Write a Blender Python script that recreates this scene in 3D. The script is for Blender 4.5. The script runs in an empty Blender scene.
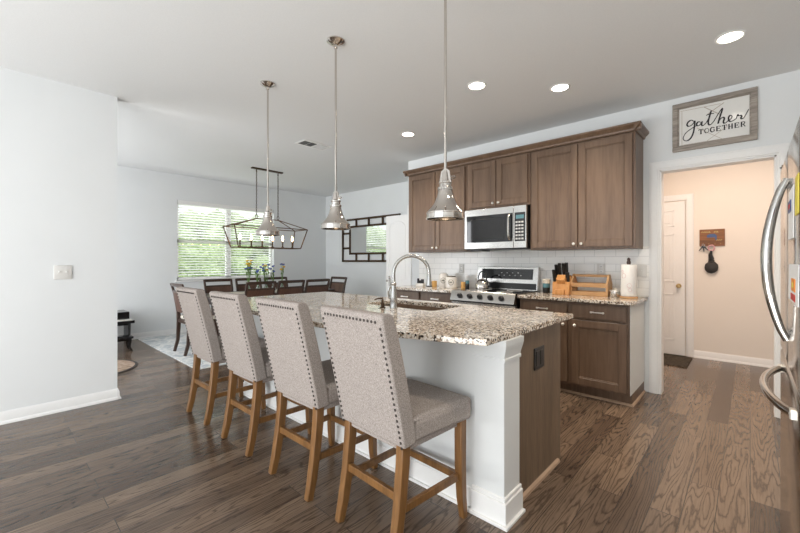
import bpy, bmesh, math, random
from mathutils import Vector, Matrix
C = bpy.context.scene.collection
SC = bpy.context.scene
R = math.radians
PI = math.pi
random.seed(7)

# ------------------------------------------------------------------ camera, world, lights, exposure
H = 2.76
cam_d = bpy.data.cameras.new('camera')
cam_d.sensor_width = 36.0
cam_d.lens = 381.0 / 800.0 * 36.0
cam_d.shift_y = -(266.5 - 261.0) / 800.0
cam_d.clip_start = 0.05
cam = bpy.data.objects.new('camera', cam_d)
C.objects.link(cam)
cam.location = (0, 0, 1.26)
cam.rotation_euler = (R(90), 0, R(42.6))
SC.camera = cam
SC.view_settings.view_transform = 'Standard'
SC.view_settings.look = 'None'
SC.view_settings.gamma = 1.0
SC.view_settings.use_curve_mapping = False
SC.view_settings.exposure = 0.40

w = bpy.data.worlds.new('World')
SC.world = w
w.use_nodes = True
wn = w.node_tree.nodes
wbg = wn['Background']
wbg.inputs['Color'].default_value = (0.86, 0.93, 1.0, 1)
wbg.inputs['Strength'].default_value = 1.25


def area(name, loc, rot, sx, sy, power, col=(1, 1, 1)):
    d = bpy.data.lights.new(name, 'AREA')
    d.shape = 'RECTANGLE'
    d.size = sx
    d.size_y = sy
    d.energy = power
    d.color = col
    o = bpy.data.objects.new(name, d)
    C.objects.link(o)
    o.location = loc
    o.rotation_euler = [R(a) for a in rot]
    return o


# daylight through the big windows behind the camera and the dining window, plus added fills
area('daylight_patio', (-1.6, -2.72, 1.3), (90, 0, 0), 4.4, 2.2, 22, (0.88, 0.94, 1.0))
area('ceiling_fill', (-1.6, -2.6, 0.35), (130, 0, 0), 4.4, 0.7, 104, (1.0, 0.98, 0.95))  # added low fill aimed upward to brighten the ceiling
area('daylight_dining', (-9.2, 3.15, 3.7), (0, -48, 0), 2.0, 3.2, 190, (0.97, 0.99, 1.0))
area('dining_fill', (-5.85, -0.88, 1.3), (90, 0, 0), 2.4, 2.0, 62, (0.97, 0.98, 1.0))  # added fill inside the unseen side wall, brightens the dining area
area('hall_ceiling_lamp', (-0.3, 5.0, 2.70), (0, 0, 0), 1.3, 0.9, 25, (1.0, 0.78, 0.63))


# ------------------------------------------------------------------ materials
def new_mat(name):
    m = bpy.data.materials.new(name)
    m.use_nodes = True
    nt = m.node_tree
    return m, nt, nt.nodes['Principled BSDF']


def N(nt, t, **kw):
    n = nt.nodes.new(t)
    for k, v in kw.items():
        setattr(n, k, v)
    return n


def ramp(nt, pts, interp='LINEAR'):
    n = nt.nodes.new('ShaderNodeValToRGB')
    cr = n.color_ramp
    cr.interpolation = interp
    while len(cr.elements) > 1:
        cr.elements.remove(cr.elements[-1])
    cr.elements[0].position = pts[0][0]
    cr.elements[0].color = (*pts[0][1], 1)
    for p, c in pts[1:]:
        e = cr.elements.new(p)
        e.color = (*c, 1)
    return n


def simple(name, col, rough=0.5, metal=0.0, var=0.06, scale=30, bump=0.0, spec=0.5, stretch=(1, 1, 1), trans=0, emit=0, ecol=None, coat=0):
    m, nt, b = new_mat(name)
    L = nt.links.new
    tc = N(nt, 'ShaderNodeTexCoord')
    mp = N(nt, 'ShaderNodeMapping')
    mp.inputs['Scale'].default_value = stretch
    L(tc.outputs['Object'], mp.inputs['Vector'])
    no = N(nt, 'ShaderNodeTexNoise')
    no.inputs['Scale'].default_value = scale
    no.inputs['Detail'].default_value = 4
    L(mp.outputs['Vector'], no.inputs['Vector'])
    lo = tuple(max(0, c * (1 - var)) for c in col)
    hi = tuple(min(1, c * (1 + var)) for c in col)
    rp = ramp(nt, [(0.3, lo), (0.7, hi)])
    L(no.outputs['Fac'], rp.inputs['Fac'])
    L(rp.outputs['Color'], b.inputs['Base Color'])
    b.inputs['Roughness'].default_value = rough
    b.inputs['Metallic'].default_value = metal
    b.inputs['Specular IOR Level'].default_value = spec
    b.inputs['Coat Weight'].default_value = coat
    if trans:
        b.inputs['Transmission Weight'].default_value = trans
    if emit:
        b.inputs['Emission Color'].default_value = (*(ecol or col), 1)
        b.inputs['Emission Strength'].default_value = emit
    if bump:
        bp = N(nt, 'ShaderNodeBump')
        bp.inputs['Strength'].default_value = bump
        bp.inputs['Distance'].default_value = 0.004
        L(no.outputs['Fac'], bp.inputs['Height'])
        L(bp.outputs['Normal'], b.inputs['Normal'])
    return m


def wood(name, dark, light, rough=0.4, axis='z', scale=14, ring=7.0, spec=0.5):
    m, nt, b = new_mat(name)
    L = nt.links.new
    tc = N(nt, 'ShaderNodeTexCoord')
    mp = N(nt, 'ShaderNodeMapping')
    s = {'x': (0.08, 1, 1), 'y': (1, 0.08, 1), 'z': (1, 1, 0.08)}[axis]
    mp.inputs['Scale'].default_value = s
    L(tc.outputs['Object'], mp.inputs['Vector'])
    n1 = N(nt, 'ShaderNodeTexNoise')
    n1.inputs['Scale'].default_value = scale
    n1.inputs['Detail'].default_value = 5
    n1.inputs['Distortion'].default_value = 0.6
    L(mp.outputs['Vector'], n1.inputs['Vector'])
    n2 = N(nt, 'ShaderNodeTexNoise')
    n2.inputs['Scale'].default_value = scale * ring
    n2.inputs['Detail'].default_value = 3
    L(mp.outputs['Vector'], n2.inputs['Vector'])
    mx = N(nt, 'ShaderNodeMath', operation='MULTIPLY_ADD')
    L(n2.outputs['Fac'], mx.inputs[0])
    mx.inputs[1].default_value = 0.45
    ad = N(nt, 'ShaderNodeMath', operation='MULTIPLY')
    L(n1.outputs['Fac'], ad.inputs[0])
    ad.inputs[1].default_value = 0.55
    L(ad.outputs[0], mx.inputs[2])
    rp = ramp(nt, [(0.36, dark), (0.62, light)])
    L(mx.outputs[0], rp.inputs['Fac'])
    L(rp.outputs['Color'], b.inputs['Base Color'])
    b.inputs['Roughness'].default_value = rough
    b.inputs['Specular IOR Level'].default_value = spec
    bp = N(nt, 'ShaderNodeBump')
    bp.inputs['Strength'].default_value = 0.08
    bp.inputs['Distance'].default_value = 0.002
    L(mx.outputs[0], bp.inputs['Height'])
    L(bp.outputs['Normal'], b.inputs['Normal'])
    return m


def floor_mat():
    m, nt, b = new_mat('plank_floor')
    L = nt.links.new
    tc = N(nt, 'ShaderNodeTexCoord')
    mp = N(nt, 'ShaderNodeMapping')
    mp.inputs['Rotation'].default_value = (0, 0, R(90))
    L(tc.outputs['Object'], mp.inputs['Vector'])
    br = N(nt, 'ShaderNodeTexBrick')
    br.offset = 0.37
    br.offset_frequency = 2
    br.inputs['Color1'].default_value = (0, 0, 0, 1)
    br.inputs['Color2'].default_value = (1, 1, 1, 1)
    br.inputs['Mortar'].default_value = (0.5, 0.5, 0.5, 1)
    br.inputs['Scale'].default_value = 1.0
    br.inputs['Mortar Size'].default_value = 0.0016
    br.inputs['Mortar Smooth'].default_value = 0.1
    br.inputs['Bias'].default_value = 0.0
    br.inputs['Brick Width'].default_value = 1.15
    br.inputs['Row Height'].default_value = 0.127
    L(mp.outputs['Vector'], br.inputs['Vector'])
    # per-plank offset of the grain
    sep = N(nt, 'ShaderNodeSeparateXYZ')
    L(tc.outputs['Object'], sep.inputs[0])
    g = N(nt, 'ShaderNodeSeparateColor')
    L(br.outputs['Color'], g.inputs[0])
    mu = N(nt, 'ShaderNodeMath', operation='MULTIPLY_ADD')
    L(g.outputs[0], mu.inputs[0])
    mu.inputs[1].default_value = 31.3
    mu.inputs[2].default_value = 5.43
    sx = N(nt, 'ShaderNodeMath', operation='MULTIPLY')
    L(sep.outputs['X'], sx.inputs[0])
    sx.inputs[1].default_value = 9.3
    sy = N(nt, 'ShaderNodeMath', operation='MULTIPLY')
    L(sep.outputs['Y'], sy.inputs[0])
    sy.inputs[1].default_value = 0.75
    cb = N(nt, 'ShaderNodeCombineXYZ')
    L(sx.outputs[0], cb.inputs[0])
    L(sy.outputs[0], cb.inputs[1])
    L(mu.outputs[0], cb.inputs[2])
    n1 = N(nt, 'ShaderNodeTexNoise')
    n1.inputs['Scale'].default_value = 1.0
    n1.inputs['Detail'].default_value = 1.8
    n1.inputs['Roughness'].default_value = 0.4
    L(cb.outputs[0], n1.inputs['Vector'])
    k = N(nt, 'ShaderNodeMath', operation='MULTIPLY')
    jg = N(nt, 'ShaderNodeTexNoise')
    jg.inputs['Scale'].default_value = 1.0
    jg.inputs['Detail'].default_value = 2
    mpj = N(nt, 'ShaderNodeMapping')
    mpj.inputs['Scale'].default_value = (70, 14, 1)
    L(tc.outputs['Object'], mpj.inputs['Vector'])
    L(mpj.outputs['Vector'], jg.inputs['Vector'])
    jm = N(nt, 'ShaderNodeMath', operation='MULTIPLY_ADD')
    L(jg.outputs['Fac'], jm.inputs[0])
    jm.inputs[1].default_value = 0.035
    L(n1.outputs['Fac'], jm.inputs[2])
    L(jm.outputs[0], k.inputs[0])
    k.inputs[1].default_value = 21.0
    fr = N(nt, 'ShaderNodeMath', operation='PINGPONG')
    L(k.outputs[0], fr.inputs[0])
    fr.inputs[1].default_value = 0.5
    line = ramp(nt, [(0.0, (0.40, 0.38, 0.37)), (0.12, (0.68, 0.67, 0.66)), (0.22, (0.95, 0.95, 0.95)), (0.5, (1, 1, 1)), (1.0, (1.0, 1.0, 1.0))])
    L(fr.outputs[0], line.inputs['Fac'])
    # fine pores
    mp2 = N(nt, 'ShaderNodeMapping')
    mp2.inputs['Scale'].default_value = (130, 5, 1)
    L(tc.outputs['Object'], mp2.inputs['Vector'])
    n2 = N(nt, 'ShaderNodeTexNoise')
    n2.inputs['Scale'].default_value = 1.0
    n2.inputs['Detail'].default_value = 3
    L(mp2.outputs['Vector'], n2.inputs['Vector'])
    fine = ramp(nt, [(0.3, (0.78, 0.78, 0.78)), (0.6, (1.05, 1.05, 1.05))])
    L(n2.outputs['Fac'], fine.inputs['Fac'])
    base = ramp(nt, [(0.0, (0.100, 0.066, 0.046)), (0.4, (0.150, 0.104, 0.073)), (1.0, (0.225, 0.158, 0.110))])
    L(g.outputs[0], base.inputs['Fac'])
    m1 = N(nt, 'ShaderNodeMix', data_type='RGBA', blend_type='MULTIPLY')
    m1.inputs[0].default_value = 1
    L(base.outputs['Color'], m1.inputs[6])
    L(line.outputs['Color'], m1.inputs[7])
    m2 = N(nt, 'ShaderNodeMix', data_type='RGBA', blend_type='MULTIPLY')
    m2.inputs[0].default_value = 1
    L(m1.outputs[2], m2.inputs[6])
    L(fine.outputs['Color'], m2.inputs[7])
    m3 = N(nt, 'ShaderNodeMix', data_type='RGBA')
    L(br.outputs['Fac'], m3.inputs[0])
    L(m2.outputs[2], m3.inputs[6])
    m3.inputs[7].default_value = (0.035, 0.026, 0.02, 1)
    L(m3.outputs[2], b.inputs['Base Color'])
    b.inputs['Roughness'].default_value = 0.21
    b.inputs['Specular IOR Level'].default_value = 0.5
    bp = N(nt, 'ShaderNodeBump')
    bp.inputs['Strength'].default_value = 0.12
    bp.inputs['Distance'].default_value = 0.002
    L(line.outputs['Color'], bp.inputs['Height'])
    L(bp.outputs['Normal'], b.inputs['Normal'])
    return m


def granite_mat():
    m, nt, b = new_mat('granite')
    L = nt.links.new
    tc = N(nt, 'ShaderNodeTexCoord')
    no = N(nt, 'ShaderNodeTexNoise')
    no.inputs['Scale'].default_value = 60
    L(tc.outputs['Object'], no.inputs['Vector'])
    va = N(nt, 'ShaderNodeMix', data_type='RGBA')
    va.inputs[0].default_value = 0.012
    L(tc.outputs['Object'], va.inputs[6])
    L(no.outputs['Color'], va.inputs[7])
    v = N(nt, 'ShaderNodeTexVoronoi')
    v.inputs['Scale'].default_value = 120
    L(va.outputs[2], v.inputs['Vector'])
    s = N(nt, 'ShaderNodeSeparateColor')
    L(v.outputs['Color'], s.inputs[0])
    rp = ramp(nt, [(0.0, (0.025, 0.020, 0.017)), (0.13, (0.13, 0.085, 0.055)), (0.25, (0.38, 0.29, 0.21)), (0.40, (0.62, 0.53, 0.43)),
                   (0.58, (0.76, 0.69, 0.60)), (0.82, (0.84, 0.80, 0.74))], 'CONSTANT')
    L(s.outputs[0], rp.inputs['Fac'])
    n3 = N(nt, 'ShaderNodeTexNoise')
    n3.inputs['Scale'].default_value = 16
    n3.inputs['Detail'].default_value = 3
    L(tc.outputs['Object'], n3.inputs['Vector'])
    r3 = ramp(nt, [(0.35, (0.8, 0.78, 0.76)), (0.65, (1.08, 1.08, 1.08))])
    L(n3.outputs['Fac'], r3.inputs['Fac'])
    mm = N(nt, 'ShaderNodeMix', data_type='RGBA', blend_type='MULTIPLY')
    mm.inputs[0].default_value = 1
    L(rp.outputs['Color'], mm.inputs[6])
    L(r3.outputs['Color'], mm.inputs[7])
    L(mm.outputs[2], b.inputs['Base Color'])
    b.inputs['Roughness'].default_value = 0.09
    b.inputs['Specular IOR Level'].default_value = 0.6
    return m


def fabric_mat(name, col, sc=190):
    m, nt, b = new_mat(name)
    L = nt.links.new
    tc = N(nt, 'ShaderNodeTexCoord')
    hf = N(nt, 'ShaderNodeTexNoise')
    hf.inputs['Scale'].default_value = sc
    hf.inputs['Detail'].default_value = 4
    hf.inputs['Roughness'].default_value = 0.7
    L(tc.outputs['Object'], hf.inputs['Vector'])
    rp = ramp(nt, [(0.36, tuple(c * 0.66 for c in col)), (0.5, col), (0.64, tuple(min(1, c * 1.3) for c in col))])
    L(hf.outputs['Fac'], rp.inputs['Fac'])
    L(rp.outputs['Color'], b.inputs['Base Color'])
    b.inputs['Roughness'].default_value = 0.95
    b.inputs['Specular IOR Level'].default_value = 0.1
    bp = N(nt, 'ShaderNodeBump')
    bp.inputs['Strength'].default_value = 0.35
    bp.inputs['Distance'].default_value = 0.002
    L(hf.outputs['Fac'], bp.inputs['Height'])
    L(bp.outputs['Normal'], b.inputs['Normal'])
    return m


def tile_mat():
    m, nt, b = new_mat('subway_tile')
    L = nt.links.new
    tc = N(nt, 'ShaderNodeTexCoord')
    mp = N(nt, 'ShaderNodeMapping')
    mp.inputs['Rotation'].default_value = (R(-90), 0, 0)
    L(tc.outputs['Object'], mp.inputs['Vector'])
    br = N(nt, 'ShaderNodeTexBrick')
    br.inputs['Color1'].default_value = (0.91, 0.90, 0.87, 1)
    br.inputs['Color2'].default_value = (0.93, 0.92, 0.89, 1)
    br.inputs['Mortar'].default_value = (0.68, 0.68, 0.66, 1)
    br.inputs['Scale'].default_value = 1
    br.inputs['Mortar Size'].default_value = 0.0022
    br.inputs['Brick Width'].default_value = 0.20
    br.inputs['Row Height'].default_value = 0.0768
    L(mp.outputs['Vector'], br.inputs['Vector'])
    L(br.outputs['Color'], b.inputs['Base Color'])
    b.inputs['Roughness'].default_value = 0.15
    bp = N(nt, 'ShaderNodeBump')
    bp.inputs['Strength'].default_value = 0.3
    bp.inputs['Distance'].default_value = 0.002
    bp.invert = True
    L(br.outputs['Fac'], bp.inputs['Height'])
    L(bp.outputs['Normal'], b.inputs['Normal'])
    return m


def rug_mat(name, c1, c2, c3, sc=9):
    m, nt, b = new_mat(name)
    L = nt.links.new
    tc = N(nt, 'ShaderNodeTexCoord')
    n = N(nt, 'ShaderNodeTexNoise')
    n.inputs['Scale'].default_value = sc
    n.inputs['Detail'].default_value = 6
    n.inputs['Distortion'].default_value = 1.5
    L(tc.outputs['Object'], n.inputs['Vector'])
    rp = ramp(nt, [(0.38, c1), (0.5, c2), (0.62, c3)])
    L(n.outputs['Fac'], rp.inputs['Fac'])
    L(rp.outputs['Color'], b.inputs['Base Color'])
    b.inputs['Roughness'].default_value = 0.95
    b.inputs['Specular IOR Level'].default_value = 0.1
    return m


M = {}
M['wall'] = simple('wall_paint', (0.785, 0.805, 0.81), 0.75, var=0.01, scale=3)
M['wall_warm'] = simple('hall_wall_paint', (0.82, 0.76, 0.69), 0.75, var=0.01, scale=3)
M['ceil'] = simple('ceiling_paint', (0.77, 0.78, 0.78), 0.9, var=0.02, scale=120, bump=0.06)
M['trim'] = simple('white_trim', (0.86, 0.86, 0.85), 0.4, var=0.01)
M['panel_white'] = simple('island_white', (0.74, 0.76, 0.76), 0.5, var=0.015, scale=6)
M['floor'] = floor_mat()
M['granite'] = granite_mat()
M['cab'] = wood('cabinet_brown', (0.112, 0.067, 0.042), (0.180, 0.113, 0.071), 0.38, 'z', 7)
M['cab_in'] = wood('cabinet_shadow_line', (0.030, 0.020, 0.015), (0.045, 0.030, 0.022), 0.5)
M['cab_end'] = wood('island_end_veneer', (0.135, 0.090, 0.057), (0.215, 0.148, 0.096), 0.45, 'z', 12, 9)
M['quarter'] = wood('shoe_moulding', (0.36, 0.24, 0.16), (0.46, 0.32, 0.22), 0.5, 'y')
M['fabric'] = fabric_mat('greige_linen', (0.36, 0.318, 0.292))
M['oak'] = wood('golden_oak', (0.125, 0.056, 0.016), (0.235, 0.113, 0.036), 0.38, 'z', 16, 5)
M['nail'] = simple('antique_nail', (0.05, 0.042, 0.038), 0.35, 0.9)
M['darkwood'] = wood('espresso_wood', (0.040, 0.022, 0.016), (0.075, 0.042, 0.030), 0.3)
M['chairpanel'] = wood('chair_back_panel', (0.085, 0.042, 0.028), (0.14, 0.072, 0.05), 0.4)
M['cream'] = fabric_mat('cream_upholstery', (0.70, 0.66, 0.58))
M['nickel'] = simple('polished_nickel', (0.60, 0.56, 0.52), 0.07, 1.0, var=0.02)
M['knob'] = simple('satin_nickel', (0.78, 0.75, 0.70), 0.38, 0.8, var=0.02)
M['steel'] = simple('stainless_steel', (0.60, 0.59, 0.57), 0.24, 1.0, var=0.04, scale=40, stretch=(1, 1, 0.02))
M['fridge'] = simple('fridge_steel', (0.52, 0.50, 0.475), 0.14, 1.0, var=0.03, scale=60, stretch=(1, 1, 0.02))
M['faucet'] = simple('brushed_faucet', (0.50, 0.49, 0.47), 0.22, 1.0, var=0.03)
M['black'] = simple('black_plastic', (0.012, 0.012, 0.013), 0.3)
M['blackglass'] = simple('black_glass', (0.010, 0.011, 0.013), 0.05, spec=0.7)
M['ovenglass'] = simple('microwave_glass', (0.02, 0.021, 0.023), 0.06, spec=0.5)
M['bronze'] = simple('dark_bronze', (0.085, 0.052, 0.032), 0.4, 0.7)
M['rose'] = simple('lantern_bronze', (0.16, 0.095, 0.06), 0.35, 0.8)
M['white'] = simple('white_ceramic', (0.80, 0.79, 0.76), 0.25, var=0.01)
M['plate'] = simple('white_plate', (0.84, 0.84, 0.82), 0.35, var=0.01)
M['wallplate'] = simple('wall_plate', (0.74, 0.73, 0.70), 0.35, var=0.01)
M['wax'] = simple('amber_wax', (0.72, 0.42, 0.14), 0.5)
M['bamboo'] = wood('bamboo', (0.48, 0.21, 0.06), (0.64, 0.32, 0.11), 0.4, 'z', 12)
M['pine'] = wood('pine_box', (0.42, 0.22, 0.09), (0.56, 0.33, 0.15), 0.5, 'x', 12)
M['teal'] = simple('teal_band', (0.10, 0.24, 0.28), 0.4)
M['blue'] = simple('deep_blue', (0.05, 0.09, 0.22), 0.4)
M['paper'] = simple('paper_white', (0.84, 0.83, 0.81), 0.8, var=0.02)
M['pink'] = simple('pink_print', (0.62, 0.36, 0.38), 0.7)
M['orange'] = simple('orange_print', (0.80, 0.27, 0.04), 0.6)
M['red'] = simple('red_print', (0.55, 0.04, 0.03), 0.6)
M['yellow'] = simple('yellow_note', (0.80, 0.66, 0.10), 0.7)
M['silver'] = simple('mirror_silver', (0.86, 0.88, 0.88), 0.02, 1.0, var=0.0)
M['can'] = simple('can_lens', (1, 0.93, 0.82), 0.5, emit=14, ecol=(1.0, 0.90, 0.76))
M['bulb'] = simple('flame_bulb', (1, 0.8, 0.5), 0.3, emit=16, ecol=(1.0, 0.66, 0.32))
M['pbulb'] = simple('pendant_bulb', (1, 0.9, 0.75), 0.3, emit=5, ecol=(1.0, 0.85, 0.65))
M['blind'] = simple('blind_slat', (0.88, 0.88, 0.86), 0.5, var=0.01)
M['rug'] = rug_mat('faded_rug', (0.46, 0.50, 0.53), (0.64, 0.66, 0.66), (0.76, 0.76, 0.74), 7)
M['rugedge'] = simple('rug_binding', (0.42, 0.44, 0.45), 0.9)
M['roundrug'] = rug_mat('round_rug', (0.24, 0.17, 0.125), (0.34, 0.25, 0.19), (0.42, 0.33, 0.26), 14)
M['darkbind'] = simple('dark_binding', (0.03, 0.025, 0.022), 0.9)
M['lacquer'] = simple('black_lacquer', (0.010, 0.010, 0.011), 0.12)
M['keys'] = simple('ivory_keys', (0.8, 0.78, 0.72), 0.3)
M['leaf'] = rug_mat('outdoor_leaves', (0.20, 0.30, 0.09), (0.42, 0.54, 0.24), (0.66, 0.74, 0.46), 9)
M['lawn'] = rug_mat('outdoor_lawn', (0.16, 0.26, 0.06), (0.26, 0.38, 0.11), (0.36, 0.48, 0.17), 5)
M['stem'] = simple('plant_stem', (0.12, 0.22, 0.05), 0.6)
M['vase'] = simple('clear_vase', (0.75, 0.85, 0.85), 0.05, trans=0.85)
M['petal_y'] = simple('yellow_petal', (0.80, 0.50, 0.06), 0.6)
M['petal_b'] = simple('blue_petal', (0.10, 0.14, 0.42), 0.6)
M['petal_w'] = simple('white_petal', (0.8, 0.8, 0.78), 0.6)
M['greywood'] = wood('weathered_grey_wood', (0.20, 0.17, 0.145), (0.42, 0.37, 0.32), 0.6, 'x', 18, 6)
M['signboard'] = simple('sign_board', (0.80, 0.79, 0.76), 0.12, var=0.01)
M['arrow'] = simple('faded_brown_line', (0.42, 0.35, 0.28), 0.6)
M['ink'] = simple('black_ink', (0.012, 0.010, 0.012), 0.5)
M['mat'] = rug_mat('coir_mat', (0.035, 0.03, 0.026), (0.07, 0.058, 0.045), (0.11, 0.09, 0.07), 40)
M['brown_bd'] = wood('rack_board', (0.12, 0.05, 0.018), (0.30, 0.12, 0.04), 0.5, 'x', 20)
M['script'] = simple('pale_yellow_paint', (0.75, 0.66, 0.25), 0.6)
M['felt'] = simple('dark_pouch', (0.03, 0.028, 0.028), 0.7)
M['brass'] = simple('aged_brass', (0.45, 0.32, 0.15), 0.3, 1.0)
M['grille'] = simple('vent_grey', (0.60, 0.60, 0.59), 0.5)
M['slot'] = simple('vent_slot', (0.10, 0.10, 0.10), 0.7)
M['tile'] = tile_mat()


# ------------------------------------------------------------------ mesh helpers
class MB:
    def __init__(self):
        self.bm = bmesh.new()

    def box(self, x0, x1, y0, y1, z0, z1, bevel=0, seg=2):
        r = bmesh.ops.create_cube(self.bm, size=1)
        vs = r['verts']
        for v in vs:
            v.co = Vector(((x0 + x1) / 2 + v.co.x * (x1 - x0), (y0 + y1) / 2 + v.co.y * (y1 - y0), (z0 + z1) / 2 + v.co.z * (z1 - z0)))
        if bevel:
            es = list({e for v in vs for e in v.link_edges})
            bmesh.ops.bevel(self.bm, geom=es, offset=bevel, segments=seg, affect='EDGES', profile=0.5)
        return self

    def prism(self, poly, axis, a, b):
        """poly: 2-D points; axis x: (y,z), axis y: (x,z), axis z: (x,y)."""
        def mk(p, t):
            return {'x': (t, p[0], p[1]), 'y': (p[0], t, p[1]), 'z': (p[0], p[1], t)}[axis]
        A = [self.bm.verts.new(mk(p, a)) for p in poly]
        B = [self.bm.verts.new(mk(p, b)) for p in poly]
        n = len(poly)
        fs = [self.bm.faces.new(A), self.bm.faces.new(list(reversed(B)))]
        for i in range(n):
            fs.append(self.bm.faces.new((A[i], B[i], B[(i + 1) % n], A[(i + 1) % n])))
        bmesh.ops.recalc_face_normals(self.bm, faces=fs)
        return fs

    def tube(self, pts, r, seg=8, cap=True):
        pts = [Vector(p) for p in pts]
        rs = r if isinstance(r, (list, tuple)) else [r] * len(pts)
        rings = []
        up = None
        for i, p in enumerate(pts):
            t = (pts[min(i + 1, len(pts) - 1)] - pts[max(i - 1, 0)]).normalized()
            if up is None:
                up = Vector((0, 0, 1)) if abs(t.z) < 0.9 else Vector((1, 0, 0))
            u = t.cross(up).normalized()
            up = u.cross(t).normalized()
            rings.append([self.bm.verts.new(p + rs[i] * (math.cos(2 * PI * k / seg) * u + math.sin(2 * PI * k / seg) * up)) for k in range(seg)])
        fs = []
        for a, b in zip(rings, rings[1:]):
            for k in range(seg):
                fs.append(self.bm.faces.new((a[k], a[(k + 1) % seg], b[(k + 1) % seg], b[k])))
        if cap:
            fs.append(self.bm.faces.new(list(reversed(rings[0]))))
            fs.append(self.bm.faces.new(rings[-1]))
        bmesh.ops.recalc_face_normals(self.bm, faces=fs)
        return self

    def bar(self, pts, sizes, updir=(0, 1, 0)):
        """rectangular section swept along pts; sizes (width along side, depth along updir)."""
        pts = [Vector(p) for p in pts]
        if not isinstance(sizes, list):
            sizes = [sizes] * len(pts)
        rings = []
        for i, p in enumerate(pts):
            t = (pts[min(i + 1, len(pts) - 1)] - pts[max(i - 1, 0)]).normalized()
            u = t.cross(Vector(updir)).normalized()
            v = u.cross(t).normalized()
            a, b = sizes[i][0] / 2, sizes[i][1] / 2
            rings.append([self.bm.verts.new(p + s * a * u + q * b * v) for s, q in ((-1, -1), (1, -1), (1, 1), (-1, 1))])
        fs = []
        for a, b in zip(rings, rings[1:]):
            for k in range(4):
                fs.append(self.bm.faces.new((a[k], a[(k + 1) % 4], b[(k + 1) % 4], b[k])))
        fs.append(self.bm.faces.new(list(reversed(rings[0]))))
        fs.append(self.bm.faces.new(rings[-1]))
        bmesh.ops.recalc_face_normals(self.bm, faces=fs)
        return self

    def lathe(self, prof, c=(0, 0, 0), seg=24, axis='z', cap=True):
        c = Vector(c)
        rings = []
        for r, z in prof:
            r = max(r, 1e-4)
            ring = []
            for k in range(seg):
                a = 2 * PI * k / seg
                x, y = r * math.cos(a), r * math.sin(a)
                ring.append(self.bm.verts.new(c + Vector({'z': (x, y, z), 'y': (x, z, y), 'x': (z, x, y)}[axis])))
            rings.append(ring)
        fs = []
        for a, b in zip(rings, rings[1:]):
            for k in range(seg):
                fs.append(self.bm.faces.new((a[k], a[(k + 1) % seg], b[(k + 1) % seg], b[k])))
        if cap:
            fs.append(self.bm.faces.new(list(reversed(rings[0]))))
            fs.append(self.bm.faces.new(rings[-1]))
        bmesh.ops.recalc_face_normals(self.bm, faces=fs)
        return self

    def cyl(self, p0, p1, r, r2=None, seg=16):
        return self.tube([p0, p1], [r, r if r2 is None else r2], seg)

    def ball(self, c, r, sub=2, sc=(1, 1, 1)):
        res = bmesh.ops.create_icosphere(self.bm, subdivisions=sub, radius=r)
        for v in res['verts']:
            v.co = Vector((v.co.x * sc[0], v.co.y * sc[1], v.co.z * sc[2])) + Vector(c)
        return self

    def build(self, name, mat, parent=None, loc=None, bev=0, rot=None, smooth=True, angle=35):
        me = bpy.data.meshes.new(name)
        self.bm.to_mesh(me)
        self.bm.free()
        me.materials.append(M[mat] if isinstance(mat, str) else mat)
        if smooth:
            me.polygons.foreach_set('use_smooth', [True] * len(me.polygons))
            me.set_sharp_from_angle(angle=R(angle))
        o = bpy.data.objects.new(name, me)
        C.objects.link(o)
        if parent:
            o.parent = parent
        if loc:
            o.location = loc
        if rot:
            o.rotation_euler = rot
        if bev:
            md = o.modifiers.new('edge', 'BEVEL')
            md.width = bev
            md.segments = 2
            md.limit_method = 'ANGLE'
            md.angle_limit = R(40)
        return o


def box(name, mat, x0, x1, y0, y1, z0, z1, parent=None, bev=0, loc=None):
    return MB().box(x0, x1, y0, y1, z0, z1).build(name, mat, parent, loc, bev)


def tag(o, label, cat, group=None):
    o['label'] = label
    o['category'] = cat
    if group:
        o['group'] = group
    return o


def thing(name, label, cat, loc=(0, 0, 0), rz=0, group=None):
    o = bpy.data.objects.new(name, None)
    o.empty_display_size = 0.1
    C.objects.link(o)
    o.location = loc
    o.rotation_euler = (0, 0, rz)
    return tag(o, label, cat, group)


def kids(o):
    return [c for c in bpy.data.objects if c.parent == o]


def copy_tree(o, parent=None):
    ch = kids(o)
    c = o.copy()
    C.objects.link(c)
    if parent:
        c.parent = parent
    for k in ch:
        copy_tree(k, c)
    return c


def dup(o, loc, rz=None, label=None, group=None):
    c = copy_tree(o)
    c.location = loc
    if rz is not None:
        c.rotation_euler = (0, 0, rz)
    if label:
        c['label'] = label
    if group:
        c['group'] = group
    return c


def struct(o):
    o['kind'] = 'structure'
    return o


def spline(pts, n=5):
    """Catmull-Rom through 2-D or 3-D points."""
    P = [Vector(p) for p in pts]
    out = []
    for i in range(len(P) - 1):
        p0, p1, p2, p3 = P[max(i - 1, 0)], P[i], P[i + 1], P[min(i + 2, len(P) - 1)]
        for k in range(n):
            t = k / n
            out.append(0.5 * ((2 * p1) + (p2 - p0) * t + (2 * p0 - 5 * p1 + 4 * p2 - p3) * t * t + (3 * p1 - p0 - 3 * p2 + p3) * t ** 3))
    out.append(P[-1])
    return out


# ------------------------------------------------------------------ the setting
YK = 4.32      # kitchen wall face
XW = -7.30     # window wall face
YM = 5.38      # wall with the mirror
XS = -4.26     # stub wall face
XR = 1.0       # wall behind the fridge
YB = -2.8      # wall behind the camera
XP = -3.80     # left end of the kitchen wall
YH = 6.28      # far wall of the back hall
DX0, DX1, DZ = -0.63, 0.155, 2.115   # cased opening

struct(box('floor', 'floor', -7.5, 1.6, -3.0, 6.5, -0.1, 0))
struct(box('ceiling', 'ceil', -7.5, 1.6, -3.0, 6.5, H, H + 0.12))
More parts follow.
